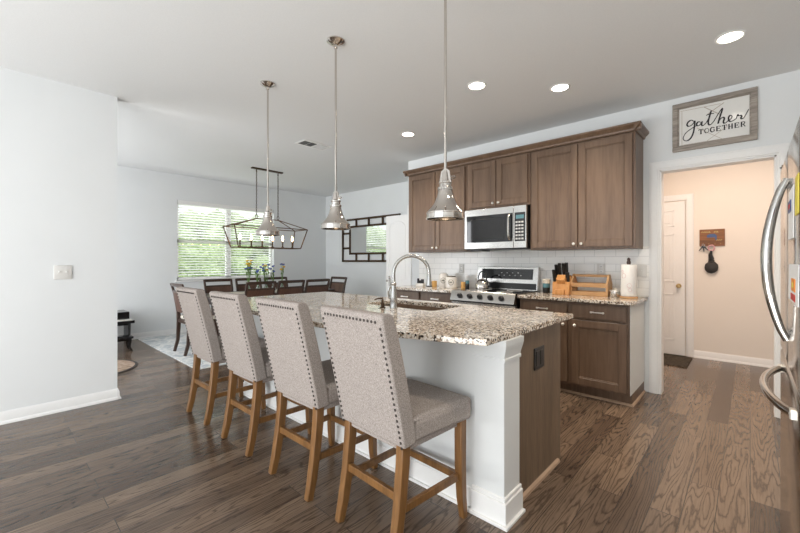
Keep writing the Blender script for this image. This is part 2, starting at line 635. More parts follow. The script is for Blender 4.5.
# kitchen wall with the cased opening
mb = MB()
mb.box(XP, DX0, YK, YK + 0.12, 0, H)
mb.box(DX0, DX1, YK, YK + 0.12, DZ, H)
mb.box(DX1, XR + 0.12, YK, YK + 0.12, 0, H)
struct(mb.build('wall_kitchen', 'wall', smooth=False))
struct(box('wall_pantry', 'wall', XP, XP + 0.12, YK + 0.12, YM, 0, H))
struct(box('wall_dining', 'wall', XW - 0.15, XP + 0.12, YM, YM + 0.12, 0, H))
WY0, WY1, WZ0, WZ1 = 2.24, 4.06, 0.92, 2.32
mb = MB()
mb.box(XW - 0.15, XW, -1.0, WY0, 0, H)
mb.box(XW - 0.15, XW, WY1, YM, 0, H)
mb.box(XW - 0.15, XW, WY0, WY1, 0, WZ0)
mb.box(XW - 0.15, XW, WY0, WY1, WZ1, H)
struct(mb.build('wall_window', 'wall', smooth=False))
struct(box('wall_left', 'wall', XS - 0.12, XS, YB, 0.815, 0, H))
mb = MB()
mb.box(XW - 0.15, -7.05, -1.12, -1.0, 0, H)
mb.box(-4.65, XS - 0.12, -1.12, -1.0, 0, H)
mb.box(-7.05, -4.65, -1.12, -1.0, 0, 0.3)
mb.box(-7.05, -4.65, -1.12, -1.0, 2.3, H)
struct(mb.build('wall_dining_side', 'wall', smooth=False))
mb = MB()
mb.box(XS - 0.12, -3.85, YB - 0.12, YB, 0, H)
mb.box(0.65, XR + 0.12, YB - 0.12, YB, 0, H)
mb.box(-3.85, 0.65, YB - 0.12, YB, 2.42, H)
mb.box(-3.85, 0.65, YB - 0.12, YB, 0, 0.12)
struct(mb.build('wall_back', 'wall', smooth=False))
struct(box('wall_right', 'wall', XR, XR + 0.12, YB, YK, 0, H))
mb = MB()
mb.box(-1.9, 1.5, YH, YH + 0.12, 0, H)
struct(mb.build('wall_hall', 'wall_warm', smooth=False))
struct(box('wall_hall_left', 'wall_warm', -1.9, -1.78, YK + 0.12, YH, 0, H))
struct(box('wall_hall_right', 'wall_warm', 1.42, 1.54, YK + 0.12, YH, 0, H))
struct(box('wall_backsplash', 'tile', XP + 0.22, -0.71, YK - 0.012, YK, 0.914, 1.40))


def baseboard(name, p0, p1, nx, ny, h=0.095, mat='trim'):
    """a moulded skirting from p0 to p1, standing out along (nx,ny)."""
    prof = [(0, 0), (0.026, 0), (0.026, 0.012), (0.020, 0.022), (0.014, 0.024), (0.014, h - 0.025), (0.006, h - 0.006), (0.004, h), (0, h)]
    mb = MB()
    A = [mb.bm.verts.new((p0[0] + nx * a, p0[1] + ny * a, z)) for a, z in prof]
    B = [mb.bm.verts.new((p1[0] + nx * a, p1[1] + ny * a, z)) for a, z in prof]
    fs = [mb.bm.faces.new(A), mb.bm.faces.new(list(reversed(B)))]
    n = len(prof)
    for i in range(n):
        fs.append(mb.bm.faces.new((A[i], B[i], B[(i + 1) % n], A[(i + 1) % n])))
    bmesh.ops.recalc_face_normals(mb.bm, faces=fs)
    return mb.build(name, mat)


struct(baseboard('baseboard_left', (XS, YB), (XS, 0.815), 1, 0))
struct(baseboard('baseboard_left_end', (XS - 0.12, 0.815), (XS + 0.02, 0.815), 0, 1))
struct(baseboard('baseboard_window', (XW, -1.0), (XW, YM), 1, 0))
struct(baseboard('baseboard_dining', (XW, YM), (XP, YM), 0, -1))
struct(baseboard('baseboard_hall', (-0.545, YH), (1.42, YH), 0, -1))
struct(baseboard('baseboard_kitchen', (0.245, YK), (XR, YK), 0, -1))
# little strip of skirting between the cabinet and the casing

# cased opening
def casing(name, x0, x1, zt, y, wd=0.085, left=True, right=True):
    mb = MB()
    def leg(a, b):
        mb.box(a, b, y - 0.016, y, 0, zt + wd, 0.003, 1)
        mb.box(a + 0.014, b - 0.014, y - 0.022, y - 0.014, 0, zt + 0.02, 0.003, 1)
    if left:
        leg(x0 - wd, x0)
    if right:
        leg(x1, x1 + wd)
    mb.box(x0 - wd, x1 + wd, y - 0.0165, y, zt, zt + wd, 0.003, 1)
    mb.box(x0 - wd + 0.014, x1 + wd - 0.014, y - 0.022, y - 0.014, zt + 0.014, zt + wd - 0.014, 0.003, 1)
    return struct(mb.build(name, 'trim'))


casing('trim_1', DX0, DX1, DZ, YK)
mb = MB()
mb.box(DX0, DX0 + 0.012, YK - 0.005, YK + 0.125, 0, DZ)
mb.box(DX1 - 0.012, DX1, YK - 0.005, YK + 0.125, 0, DZ)
mb.box(DX0, DX1, YK - 0.005, YK + 0.125, DZ - 0.012, DZ)
struct(mb.build('trim_2', 'trim'))


def panel_door(name, x0, x1, z0, z1, y, th, mat, cols, rows):
    """a moulded door leaf: recessed panels framed by a thin bead; front faces -y."""
    mb = MB()
    mb.box(x0, x1, y, y + th, z0, z1)
    for (a, b) in cols:
        for (c, d) in rows:
            for e in ((a, b, c, c + 0.014), (a, b, d - 0.014, d), (a, a + 0.014, c, d), (b - 0.014, b, c, d)):
                mb.box(e[0], e[1], y - 0.006, y + 0.002, e[2], e[3], 0.002, 1)
            mb.box(a + 0.045, b - 0.045, y - 0.005, y + 0.002, c + 0.045, d - 0.045, 0.004, 1)
    return struct(mb.build(name, mat))


# hall door
d1 = panel_door('door_1', -1.43, -0.635, 0.012, 2.05, YH - 0.045, 0.04, 'trim',
                [(-1.31, -1.08), (-0.98, -0.75)], [(0.20, 0.82), (0.98, 1.62), (1.72, 1.94)])
k = MB().lathe([(0.0, -0.062), (0.02, -0.06), (0.028, -0.045), (0.02, -0.028), (0.011, -0.022), (0.011, -0.008), (0.03, -0.006), (0.03, 0)],
               (-0.70, YH - 0.045, 0.93), 16, 'y').build('door_knob', 'brass', d1)
casing('trim_3', -1.445, -0.625, 2.065, YH, 0.08)
# pantry door swung open beside the end of the kitchen wall, a little wall end behind it
mb = MB()
px0, px1, py = -4.31, -3.82, YK + 0.04
mb.box(px0, px1, py, py + 0.035, 0.012, 1.975)
prof = [(-4.23, 0.98), (-3.90, 0.98), (-3.90, 1.78)] + [(-4.065 + 0.165 * math.cos(a), 1.78 + 0.10 * math.sin(a)) for a in [PI * i / 10 for i in range(1, 10)]] + [(-4.23, 1.78)]
for pr in (prof, [(-4.23, 0.2), (-3.90, 0.2), (-3.90, 0.80), (-4.23, 0.80)]):
    pts = [(p[0], py - 0.002, p[1]) for p in pr]
    mb.tube(pts + pts[:1], 0.006, 6)
d2 = struct(mb.build('door_2', 'trim'))
for z in (0.3, 1.10, 1.80):
    mb = MB()
    mb.box(-3.845, -3.79, py - 0.006, py, z - 0.045, z + 0.045, 0.002, 1)
    mb.cyl((-3.815, py - 0.006, z - 0.05), (-3.815, py - 0.006, z + 0.05), 0.008, seg=8)
    mb.build('hinge', 'bronze' if z < 1.5 else 'brass', d2)
struct(box('trim_4', 'trim', XP - 0.012, XP + 0.07, YK - 0.014, YK + 0.02, 0, 2.10))

# dining window
win = MB()
f = 0.045
X0, X1 = XW - 0.13, XW - 0.07
win.box(X0, X1, WY0, WY1, WZ0, WZ0 + f)
win.box(X0, X1, WY0, WY1, WZ1 - f, WZ1)
win.box(X0, X1, WY0, WY0 + f, WZ0, WZ1)
win.box(X0, X1, WY1 - f, WY1, WZ0, WZ1)
win.box(X0, X1, 3.11, 3.20, WZ0, WZ1)
win.box(X0, X1, WY0, WY1, 1.59, 1.64)
wo = struct(win.build('window_1', 'trim'))
glass, gnt, gb = new_mat('window_glass')
gtr = gnt.nodes.new('ShaderNodeBsdfTransparent')
ggl = gnt.nodes.new('ShaderNodeBsdfGlossy')
ggl.inputs['Roughness'].default_value = 0.02
gmx = gnt.nodes.new('ShaderNodeMixShader')
gmx.inputs[0].default_value = 0.05
gnt.links.new(gtr.outputs[0], gmx.inputs[1])
gnt.links.new(ggl.outputs[0], gmx.inputs[2])
gnt.links.new(gmx.outputs[0], gnt.nodes['Material Output'].inputs['Surface'])
MB().box(XW - 0.102, XW - 0.098, WY0 + f, WY1 - f, WZ0 + f, WZ1 - f).build('window_pane', glass, wo)
mb = MB()
mb.box(XW - 0.07, XW + 0.03, WY0 - 0.03, WY1 + 0.03, WZ0 - 0.025, WZ0, 0.004, 1)
mb.build('window_sill', 'trim', wo)
bl = thing('window_blind', 'white horizontal slat blind with slats tilted open, hung in the dining window', 'blind', (XW - 0.035, 3.15, WZ0))
MB().box(-0.03, 0.03, -0.90, 0.90, 1.33, 1.40).build('headrail', 'blind', bl, bev=0.004)
mb = MB()
n = 28
for i in range(n):
    z = 0.05 + i * (1.27 / (n - 1))
    t = R(26)
    c, s = 0.025 * math.cos(t), 0.025 * math.sin(t)
    mb.prism([(-c, z - s), (0, z + 0.003), (c, z + s), (c, z + s + 0.003), (0, z + 0.006), (-c, z - s + 0.003)], 'y', -0.885, 0.885)
so = mb.build('slats', 'blind', bl)
for pr in so.data.polygons:
    pass
MB().box(-0.025, 0.025, -0.89, 0.89, 0.006, 0.028).build('bottom_rail', 'blind', bl, bev=0.004)
for y in (-0.7, 0, 0.7):
    MB().cyl((0.027, y, 0.02), (0.027, y, 1.34), 0.0015, seg=5).build('ladder_cord', 'blind', bl)

# outside the dining window
struct(box('ground_lawn', 'lawn', -22, -7.6, -8, 16, -0.25, -0.1))
hd = MB()
rr = random.Random(3)
for i in range(70):
    y = -3 + i * 0.2 + rr.uniform(-0.1, 0.1)
    for j in range(7):
        hd.ball((-11.0 + rr.uniform(-0.5, 0.5), y, 0.1 + j * 0.36 + rr.uniform(-0.1, 0.1)), rr.uniform(0.22, 0.42), 1)
ho = hd.build('garden_hedge', 'leaf', smooth=False)
tx = bpy.data.textures.new('leafy', 'CLOUDS')
tx.noise_scale = 0.12
dm = ho.modifiers.new('leafy', 'DISPLACE')
dm.texture = tx
dm.strength = 0.2
tag(ho, 'green hedge outside, seen through the blind of the dining window', 'hedge')
ho['kind'] = 'stuff'


# ------------------------------------------------------------------ kitchen cabinets
def shaker(name, parent, x0, x1, z0, z1, y, mat='cab', rail=0.062):
    """framed door or drawer front, front face at y-0.02 (faces -y)."""
    mb = MB()
    yf, yb = y - 0.02, y
    mb.box(x0, x0 + rail, yf, yb, z0, z1, 0.002, 1)
    mb.box(x1 - rail, x1, yf, yb, z0, z1, 0.002, 1)
    mb.box(x0 + rail, x1 - rail, yf, yb, z1 - rail, z1, 0.002, 1)
    mb.box(x0 + rail, x1 - rail, yf, yb, z0, z0 + rail, 0.002, 1)
    mb.box(x0 + rail - 0.002, x1 - rail + 0.002, yf + 0.010, yb, z0 + rail - 0.002, z1 - rail + 0.002)
    b = 0.010
    a0, a1, c0, c1 = x0 + rail, x1 - rail, z0 + rail, z1 - rail
    for e in ((a0, a1, c0, c0 + b), (a0, a1, c1 - b, c1), (a0, a0 + b, c0, c1), (a1 - b, a1, c0, c1)):
        mb.box(e[0], e[1], yf + 0.005, yf + 0.012, e[2], e[3], 0.002, 1)
    return mb.build(name, mat, parent)


def knob(parent, x, y, z, name='knob'):
    return MB().lathe([(0.0, -0.028), (0.009, -0.027), (0.0145, -0.021), (0.013, -0.014), (0.006, -0.010), (0.006, -0.003), (0.009, 0)],
                      (x, y, z), 14, 'y').build(name, 'knob', parent)


def pull(parent, x, y, z, w=0.10):
    mb = MB()
    mb.bar([(x - w / 2, y - 0.028, z), (x + w / 2, y - 0.028, z)], (0.012, 0.008), (0, 0, 1))
    for s in (-1, 1):
        mb.cyl((x + s * w * 0.40, y, z), (x + s * w * 0.40, y - 0.028, z), 0.006, seg=8)
        mb.box(x + s * w * 0.5 - 0.008, x + s * w * 0.5 + 0.008, y - 0.034, y - 0.022, z - 0.008, z + 0.008, 0.002, 1)
    return mb.build('pull_handle', 'knob', parent)


UZ0, UZ1 = 1.376, 2.44
UYF = YK - 0.335


def upper(x0, x1, z0, label, knobs_low=True):
    cx = (x0 + x1) / 2
    t = thing('wall_cabinet', label, 'cabinet', (cx, YK, z0), 0, 'brown wall cabinets above the counter')
    h = UZ1 - z0
    d = YK - UYF
    wd = (x1 - x0) / 2
    MB().box(-wd, wd, -d, -0.001, 0, h).build('cabinet_body', 'cab', t, bev=0.0015)
    for s in (-1, 1):
        a, b = (-wd + 0.022, -0.006) if s < 0 else (0.006, wd - 0.022)
        dr = shaker('door', t, a, b, 0.022, h - 0.022, -d)
        knob(dr, (b - 0.03) if s < 0 else (a + 0.03), -d - 0.02, 0.055 if knobs_low else 0.055)
    return t


upper(-3.50, -2.552, UZ0, 'tall brown wall cabinet left of the microwave, behind the nearest pendant')
upper(-2.548, -1.752, 1.872, 'short brown wall cabinet directly above the microwave')
upper(-1.748, -0.765, UZ0, 'tall brown wall cabinet right of the microwave, nearest the doorway')
mb = MB()
cp = [(0, 0), (-0.012, 0), (-0.02, 0.012), (-0.02, 0.02), (-0.045, 0.045), (-0.05, 0.052), (-0.05, 0.066), (0, 0.066)]
mb.prism([(UYF - 0.02 + a, UZ1 - 0.004 + b) for a, b in cp], 'x', -3.545, -0.715)
mb.prism([(-0.765 - a, UZ1 - 0.004 + b) for a, b in cp], 'y', UYF - 0.068, YK - 0.002)
mb.prism([(-3.50 + a, UZ1 - 0.004 + b) for a, b in cp], 'y', UYF - 0.068, YK - 0.002)
mb.box(-3.50, -0.765, UYF - 0.02, YK - 0.002, UZ1 + 0.002, UZ1 + 0.055)
tag(mb.build('crown_moulding', 'cab'), 'stepped brown crown moulding running along the tops of the wall cabinets', 'moulding')

# microwave
mw = thing('microwave', 'stainless over-the-range microwave with black glass door under the short cabinet', 'microwave', (-2.15, YK, 1.39))
W2, MD, MH = 0.388, 0.41, 0.474
MB().box(-W2, W2, -MD + 0.03, -0.02, 0, MH).build('body', 'black', mw, bev=0.004)
dr = MB().box(-W2, W2 * 0.62, -MD, -MD + 0.03, 0.012, MH).build('door', 'steel', mw, bev=0.004)
MB().box(-W2 + 0.03, W2 * 0.60, -MD - 0.003, -MD + 0.01, 0.085, MH - 0.075).build('door_glass', 'blackglass', dr, bev=0.002)
MB().box(-W2 + 0.09, W2 * 0.34, -MD - 0.005, -MD, 0.115, MH - 0.12).build('door_window', 'ovenglass', dr, bev=0.002)
hx = W2 * 0.52
MB().tube(spline([(hx, -MD - 0.002, 0.10), (hx, -MD - 0.038, 0.13), (hx, -MD - 0.048, 0.24), (hx, -MD - 0.038, 0.36), (hx, -MD - 0.002, 0.39)]), 0.012, 10).build('handle', 'steel', dr)
cpn = MB().box(W2 * 0.625, W2, -MD, -MD + 0.03, 0.012, MH).build('control_panel', 'steel', mw, bev=0.004)
MB().box(W2 * 0.66, W2 * 0.97, -MD - 0.003, -MD + 0.01, 0.085, MH - 0.075).build('panel_glass', 'blackglass', cpn, bev=0.002)
MB().box(W2 * 0.70, W2 * 0.93, -MD - 0.004, -MD, 0.33, 0.37).build('display', 'teal', cpn)
mb = MB()
for i in range(6):
    for j in range(3):
        mb.box(W2 * (0.69 + 0.085 * j), W2 * (0.75 + 0.085 * j), -MD - 0.0045, -MD, 0.105 + i * 0.036, 0.122 + i * 0.036)
mb.build('button', 'grille', cpn)
MB().box(-W2 + 0.05, -W2 + 0.2, -MD + 0.06, -MD + 0.25, -0.014, 0).build('vent_filter', 'black', mw)

# base cabinets
BYF = YK - 0.60


def base_cabinet(x0, x1, label, right_side=False, toe=0.075):
    cx = (x0 + x1) / 2
    wd = (x1 - x0) / 2
    t = thing('base_cabinet', label, 'cabinet', (cx, YK, 0), 0, 'brown base cabinets along the wall')
    d = 0.60
    mb = MB()
    mb.box(-wd, wd, -d, -0.013, 0.105, 0.884)
    mb.build('cabinet_body', 'cab', t, bev=0.0015)
    MB().box(-wd + 0.001, wd - 0.001, -d + toe, -0.013, 0.0, 0.105).build('toe_kick', 'cab', t)
    sh = MB()
    sh.prism([(-d + toe, 0), (-d + toe - 0.016, 0), (-d + toe - 0.012, 0.012), (-d + toe, 0.018)], 'x', -wd + 0.01, wd + 0.012)
    if right_side:
        sh.prism([(wd, 0), (wd + 0.014, 0), (wd + 0.010, 0.012), (wd, 0.018)], 'y', -d + toe - 0.016, -0.02)
    sh.build('shoe_moulding', 'quarter' if right_side else 'cab', t)
    for s in (-1, 1):
        a, b = (-wd + 0.02, -0.02) if s < 0 else (0.02, wd - 0.02)
        dw = MB()
        dw.box(a, b, -d - 0.02, -d, 0.735, 0.866, 0.003, 1)
        dw.box(a + 0.012, b - 0.012, -d - 0.022, -d - 0.018, 0.747, 0.854, 0.002, 1)
        dwo = dw.build('drawer', 'cab', t)
        pull(dwo, (a + b) / 2, -d - 0.02, 0.80)
        dr = shaker('door', t, a, b, 0.125, 0.715, -d)
        knob(dr, (b - 0.032) if s < 0 else (a + 0.032), -d - 0.02, 0.665)
    return t


bc = base_cabinet(-1.745, -0.755, 'brown base cabinet with two drawers and two doors, right of the stove', True)
MB().box(0.495, 0.4975, -0.60, -0.013, 0.105, 0.884).build('side_panel', 'panel_white', bc)['label'] = 'pale grey side panel'
base_cabinet(-3.55, -2.565, 'brown base cabinet left of the stove, mostly hidden behind the island')


def counter(name, x0, x1, y0, y1, label):
    o = MB().box(x0, x1, y0, y1, 0.884, 0.914).build(name, 'granite', bev=0.003)
    return tag(o, label, 'countertop', 'granite worktops on the wall cabinets')


counter('kitchen_countertop', -1.752, -0.725, YK - 0.645, YK - 0.013, 'speckled granite worktop between the stove and the doorway')
counter('kitchen_countertop', -3.575, -2.562, YK - 0.645, YK - 0.013, 'speckled granite worktop left of the stove, holding the white canisters')

# stove
st = thing('stove', 'stainless range with black cooktop and raised control back, below the microwave', 'stove', (-2.157, YK, 0))
sw = 0.392
MB().box(-sw, sw, -0.63, -0.03, 0.0, 0.90).build('body', 'black', st, bev=0.003)
MB().box(-sw, sw, -0.65, -0.10, 0.90, 0.925).build('cooktop', 'blackglass', st, bev=0.003)
mb = MB()
mb.prism([(-0.655, 0.925), (-0.665, 0.915), (-0.70, 0.815), (-0.62, 0.815), (-0.62, 0.925)], 'x', -sw, sw)
kp = mb.build('knob_panel', 'steel', st, bev=0.002)
for i in range(5):
    x = -0.265 + i * 0.128
    mb = MB()
    c = Vector((x, -0.684, 0.868))
    d = Vector((0, -1, 0.33)).normalized()
    mb.cyl(c, c + d * 0.010, 0.030, 0.028, 18)
    mb.cyl(c + d * 0.010, c + d * 0.034, 0.022, 0.018, 18)
    mb.bar([c + d * 0.034 + Vector((0, -0.003, -0.016)), c + d * 0.034 + Vector((0, 0.003, 0.016))], (0.008, 0.012), (0, 1, 0.2))
    mb.build('burner_knob', 'black', kp)
od = MB().box(-sw, sw, -0.67, -0.63, 0.22, 0.80).build('oven_door', 'steel', st, bev=0.004)
MB().box(-0.27, 0.27, -0.673, -0.66, 0.32, 0.64).build('oven_window', 'blackglass', od)
mb = MB()
mb.tube([(-0.36, -0.725, 0.765), (0.36, -0.725, 0.765)], 0.014, 12)
for s in (-1, 1):
    mb.cyl((s * 0.33, -0.668, 0.765), (s * 0.33, -0.725, 0.765), 0.010, seg=8)
mb.build('oven_handle', 'steel', od)
MB().box(-sw, sw, -0.665, -0.63, 0.05, 0.205).build('bottom_drawer', 'steel', st, bev=0.004)
mb = MB()
mb.prism([(-0.11, 0.92), (-0.03, 0.92), (-0.03, 1.19), (-0.075, 1.19), (-0.105, 1.0)], 'x', -sw, sw)
bg = mb.build('backguard', 'steel', st, bev=0.004)
for (a, b, z0, z1, nm, mt) in ((-0.33, 0.33, 1.045, 1.165, 'control_glass', 'blackglass'), (-0.375, 0.375, 0.93, 1.0, 'vent_strip', 'black')):
    mb = MB()
    def yb(z):
        return -0.105 + (z - 1.0) * 0.158 if z > 1.0 else -0.11 + (z - 0.92) * 0.0625
    mb.prism([(yb(z0) - 0.003, z0), (yb(z1) - 0.003, z1), (yb(z1) + 0.004, z1), (yb(z0) + 0.004, z0)], 'x', a, b)
    pg = mb.build(nm, mt, bg)
    if nm == 'control_glass':
        for i in range(9):
            mb = MB()
            zz = 1.085 + 0.03 * (i % 2)
            mb.prism([(yb(zz) - 0.0045, zz), (yb(zz + .008) - 0.0045, zz + .008), (yb(zz + .008), zz + .008), (yb(zz), zz)], 'x', -0.1 + i * 0.035, -0.086 + i * 0.035)
            mb.build('display_mark', 'grille', bg)
for gx in (-0.19, 0.19):
    for gy in (-0.50, -0.26):
        for r_ in (0.085,):
            mb = MB()
            mb.tube([(gx + r_ * math.cos(2 * PI * i / 20), gy + r_ * math.sin(2 * PI * i / 20), 0.9255) for i in range(21)], 0.0015, 4)
            mb.build('burner_ring', 'grille', st)

# ------------------------------------------------------------------ island
IX0, IX1 = -3.52, -0.86
IY0, IY1 = 1.665, 2.53
isl = thing('kitchen_island', 'white and brown kitchen island with corner posts, under the arched granite top', 'island', (-2.19, 2.1, 0))
ox, oy = -2.19, 2.1
mb = MB()
mb.box(IX0 + 0.02 - ox, IX1 - 0.02 - ox, IY0 + 0.0015 - oy, IY0 + 0.10 - oy, 0, 0.884)
mb.build('seating_side_panel', 'panel_white', isl, bev=0.001)
for nx in (IX0, IX1 - 0.165):
    mb = MB()
    mb.box(nx - ox, nx + 0.165 - ox, IY0 - oy, IY0 + 0.165 - oy, 0, 0.884, 0.002, 1)
    po = mb.build('corner_post', 'panel_white', isl)
    mb = MB()
    rings = []
    for e, z in ((0.0, 0.775), (0.007, 0.777), (0.007, 0.790), (0.003, 0.794), (0.006, 0.81), (0.014, 0.835), (0.020, 0.855), (0.021, 0.862), (0.021, 0.8838)):
        a0, a1, b0, b1 = nx - e - ox, nx + 0.165 + e - ox, IY0 - e - oy, IY0 + 0.165 + 0.004 - oy
        rings.append([mb.bm.verts.new(p + (z,)) for p in ((a0, b0), (a1, b0), (a1, b1), (a0, b1))])
    for p, q in zip(rings, rings[1:]):
        for k_ in range(4):
            mb.bm.faces.new((p[k_], p[(k_ + 1) % 4], q[(k_ + 1) % 4], q[k_]))
    mb.bm.faces.new(rings[0][::-1])
    mb.bm.faces.new(rings[-1])
    mb.build('post_capital', 'panel_white', po)
    mb = MB()
    for (e, z0, z1) in ((0.030, 0, 0.016), (0.016, 0.0, 0.115), (0.009, 0.115, 0.135)):
        mb.box(nx - e - ox, nx + 0.165 + e - ox, IY0 - e - oy, IY0 + 0.165 + 0.006 - oy, z0, z1, 0.003, 1)
    mb.build('post_base', 'trim', po)
mb = MB()
for (e, z0, z1) in ((0.018, 0, 0.016), (0.004, 0.0, 0.115), (-0.003, 0.115, 0.135)):
    mb.box(IX0 + 0.15 - ox, IX1 - 0.15 - ox, IY0 - e - oy, IY0 + 0.05 - oy, z0, z1, 0.003, 1)
mb.build('skirting', 'trim', isl)
SX0, SX1, SY0, SY1 = -2.32, -1.62, 2.09, 2.49
mb = MB()
mb.box(IX1 - 0.055 - ox, IX1 - 0.035 - ox, IY0 + 0.165 - oy, 2.49 - oy, 0.0, 0.884)
mb.build('end_panel', 'cab_end', isl, bev=0.001)
mb = MB()
mb.prism([(IX1 - 0.035 - ox, 0), (IX1 - 0.017 - ox, 0), (IX1 - 0.020 - ox, 0.013), (IX1 - 0.035 - ox, 0.02)], 'y', IY0 + 0.175 - oy, 2.44 - oy)
mb.build('shoe_moulding', 'quarter', isl)
MB().box(IX0 + 0.035 - ox, IX0 + 0.055 - ox, IY0 + 0.165 - oy, 2.49 - oy, 0.0, 0.884).build('end_panel', 'cab_end', isl, bev=0.001)
mb = MB()
xa, xb = IX0 + 0.06 - ox, IX1 - 0.06 - ox
mb.box(xa, xb, 2.47 - oy, 2.50 - oy, 0.105, 0.884)
mb.box(xa, xb, 1.78 - oy, 2.42 - oy, 0.0, 0.105)
mb.box(xa, xb, 1.78 - oy, 2.47 - oy, 0.105, 0.13)
mb.build('cabinet_body', 'cab', isl)
nd = 5
for i in range(nd):
    a = xa + (xb - xa) * i / nd + 0.012
    b = xa + (xb - xa) * (i + 1) / nd - 0.012
    sh = MB()
    sh.box(a, b, 2.50 - oy, 2.52 - oy, 0.125, 0.715, 0.003, 1)
    do = sh.build('door', 'cab', isl)
    MB().lathe([(0.006, 0), (0.006, 0.012), (0.0145, 0.02), (0.01, 0.028), (0, 0.029)], ((a + b) / 2 + 0.1, 2.52 - oy, 0.66), 12, 'y').build('knob', 'knob', do)
    dw = MB().box(a, b, 2.50 - oy, 2.52 - oy, 0.735, 0.866, 0.003, 1).build('drawer', 'cab', isl)
op = MB().box(IX1 - 0.036 - ox, IX1 - 0.027 - ox, 2.08 - oy, 2.215 - oy, 0.645, 0.768, 0.003, 1).build('outlet', 'black', isl)
mb = MB()
for yy in (2.117, 2.178):
    mb.box(IX1 - 0.029 - ox, IX1 - 0.0245 - ox, yy - 0.022 - oy, yy + 0.022 - oy, 0.664, 0.750, 0.003, 1)
mb.build('outlet_face', 'black', op)

# arched granite top with a sink cut-out
def ring_slab(outer, inner, z0, z1):
    bm = bmesh.new()
    def loop(p):
        vs = [bm.verts.new((x, y, z1)) for x, y in p]
        return [bm.edges.new((vs[i], vs[(i + 1) % len(vs)])) for i in range(len(vs))]
    es = loop(outer) + loop(inner)
    g = bmesh.ops.triangle_fill(bm, use_beauty=True, use_dissolve=False, edges=es)
    fs = [f_ for f_ in g['geom'] if isinstance(f_, bmesh.types.BMFace)]
    e = bmesh.ops.extrude_face_region(bm, geom=fs)
    for v in e['geom']:
        if isinstance(v, bmesh.types.BMVert):
            v.co.z = z0
    bmesh.ops.recalc_face_normals(bm, faces=bm.faces[:])
    return bm


def rrect(x0, x1, y0, y1, r, n=5):
    out = []
    for cx, cy, a0 in ((x1 - r, y1 - r, 0), (x0 + r, y1 - r, 90), (x0 + r, y0 + r, 180), (x1 - r, y0 + r, 270)):
        for i in range(n + 1):
            a = R(a0 + 90 * i / n)
            out.append((cx + r * math.cos(a), cy + r * math.sin(a)))
    return out


TX0, TX1, TYB = -3.545, -0.855, 2.61
outer = []
sag, yc = 0.245, 1.495
for i in range(41):
    t = i / 40
    x = TX0 + (TX1 - TX0) * t
    outer.append((x, yc - sag * (1 - (2 * t - 1) ** 2)))
outer += [(TX1 + 0.0, TYB), (TX0, TYB)]
it = MB()
it.bm.free()
it.bm = ring_slab(outer, rrect(SX0, SX1, SY0, SY1, 0.05), 0.884, 0.914)
tag(it.build('island_countertop', 'granite', bev=0.003, angle=30), 'large polished granite island top with an arched seating edge and sink cut-out', 'countertop')

# sink
mb = MB()
bm = ring_slab(rrect(SX0 - 0.02, SX1 + 0.02, SY0 - 0.02, SY1 + 0.02, 0.05), rrect(SX0 + 0.001, SX1 - 0.001, SY0 + 0.001, SY1 - 0.001, 0.05), 0.880, 0.8835)
mb.bm.free()
mb.bm = bm
a = rrect(SX0 + 0.001, SX1 - 0.001, SY0 + 0.001, SY1 - 0.001, 0.05)
c = rrect(SX0 + 0.03, SX1 - 0.03, SY0 + 0.03, SY1 - 0.03, 0.06)
A = [bm.verts.new((x, y, 0.881)) for x, y in a]
B = [bm.verts.new((x, y, 0.70)) for x, y in a]
D = [bm.verts.new((x, y, 0.68)) for x, y in c]
nn = len(a)
for i in range(nn):
    j = (i + 1) % nn
    bm.faces.new((A[i], A[j], B[j], B[i]))
    bm.faces.new((B[i], B[j], D[j], D[i]))
bm.faces.new(D)
tag(mb.build('kitchen_sink', 'steel'), 'stainless undermount sink basin set in the island top', 'sink')

# faucet
fx, fy = -1.942, 2.042
fa = thing('kitchen_faucet', 'tall brushed gooseneck faucet standing at the island sink', 'faucet', (fx, fy, 0.914))
MB().lathe([(0.030, 0), (0.030, 0.006), (0.026, 0.014), (0.028, 0.05), (0.027, 0.085), (0.020, 0.13), (0.0165, 0.165), (0.0195, 0.17), (0.0195, 0.185), (0.0145, 0.19)], (0, 0, 0), 20).build('body', 'faucet', fa)
dx, dy = 0.74, 0.672
pts = [(0, 0, 0.185), (0, 0, 0.24)]
r_ = 0.131
for i in range(0, 13):
    an = PI - PI * i / 12 * 1.02
    q = r_ + r_ * math.cos(an)
    pts.append((dx * q, dy * q, 0.257 + r_ * 0.98 * math.sin(an)))
MB().tube(pts, 0.0135, 12).build('gooseneck', 'faucet', fa)
q = 2 * r_
MB().lathe([(0.013, 0.0), (0.016, -0.01), (0.016, -0.04), (0.022, -0.075), (0.023, -0.088), (0.015, -0.09)], (dx * q, dy * q, 0.252), 16).build('spray_head', 'faucet', fa)
MB().lathe([(0.0225, 0), (0.0225, -0.006), (0.012, -0.008)], (dx * q, dy * q, 0.163), 16).build('spray_nozzle', 'black', fa)
hl = MB()
lx, ly = -0.736 * 0.7, -0.677 * 0.7
hl.tube([(0, 0, 0.062), (lx * 0.046, ly * 0.046, 0.075)], 0.012, 10)
hl.tube(spline([(lx * 0.046, ly * 0.046, 0.07), (lx * 0.055, ly * 0.055, 0.12), (lx * 0.043, ly * 0.043, 0.16), (lx * 0.046, ly * 0.046, 0.215), (lx * 0.05, ly * 0.05, 0.235)]), 0.008, 8)
hl.ball((lx * 0.072, ly * 0.072, 0.20), 0.008, 1)
hl.tube([(lx * 0.046, ly * 0.046, 0.2), (lx * 0.072, ly * 0.072, 0.2)], 0.003, 6)
hl.build('lever', 'faucet', fa)
sd = thing('soap_dispenser', 'small dark metal soap pump beside the foot of the faucet', 'soap dispenser', (-2.0, 1.985, 0.914))
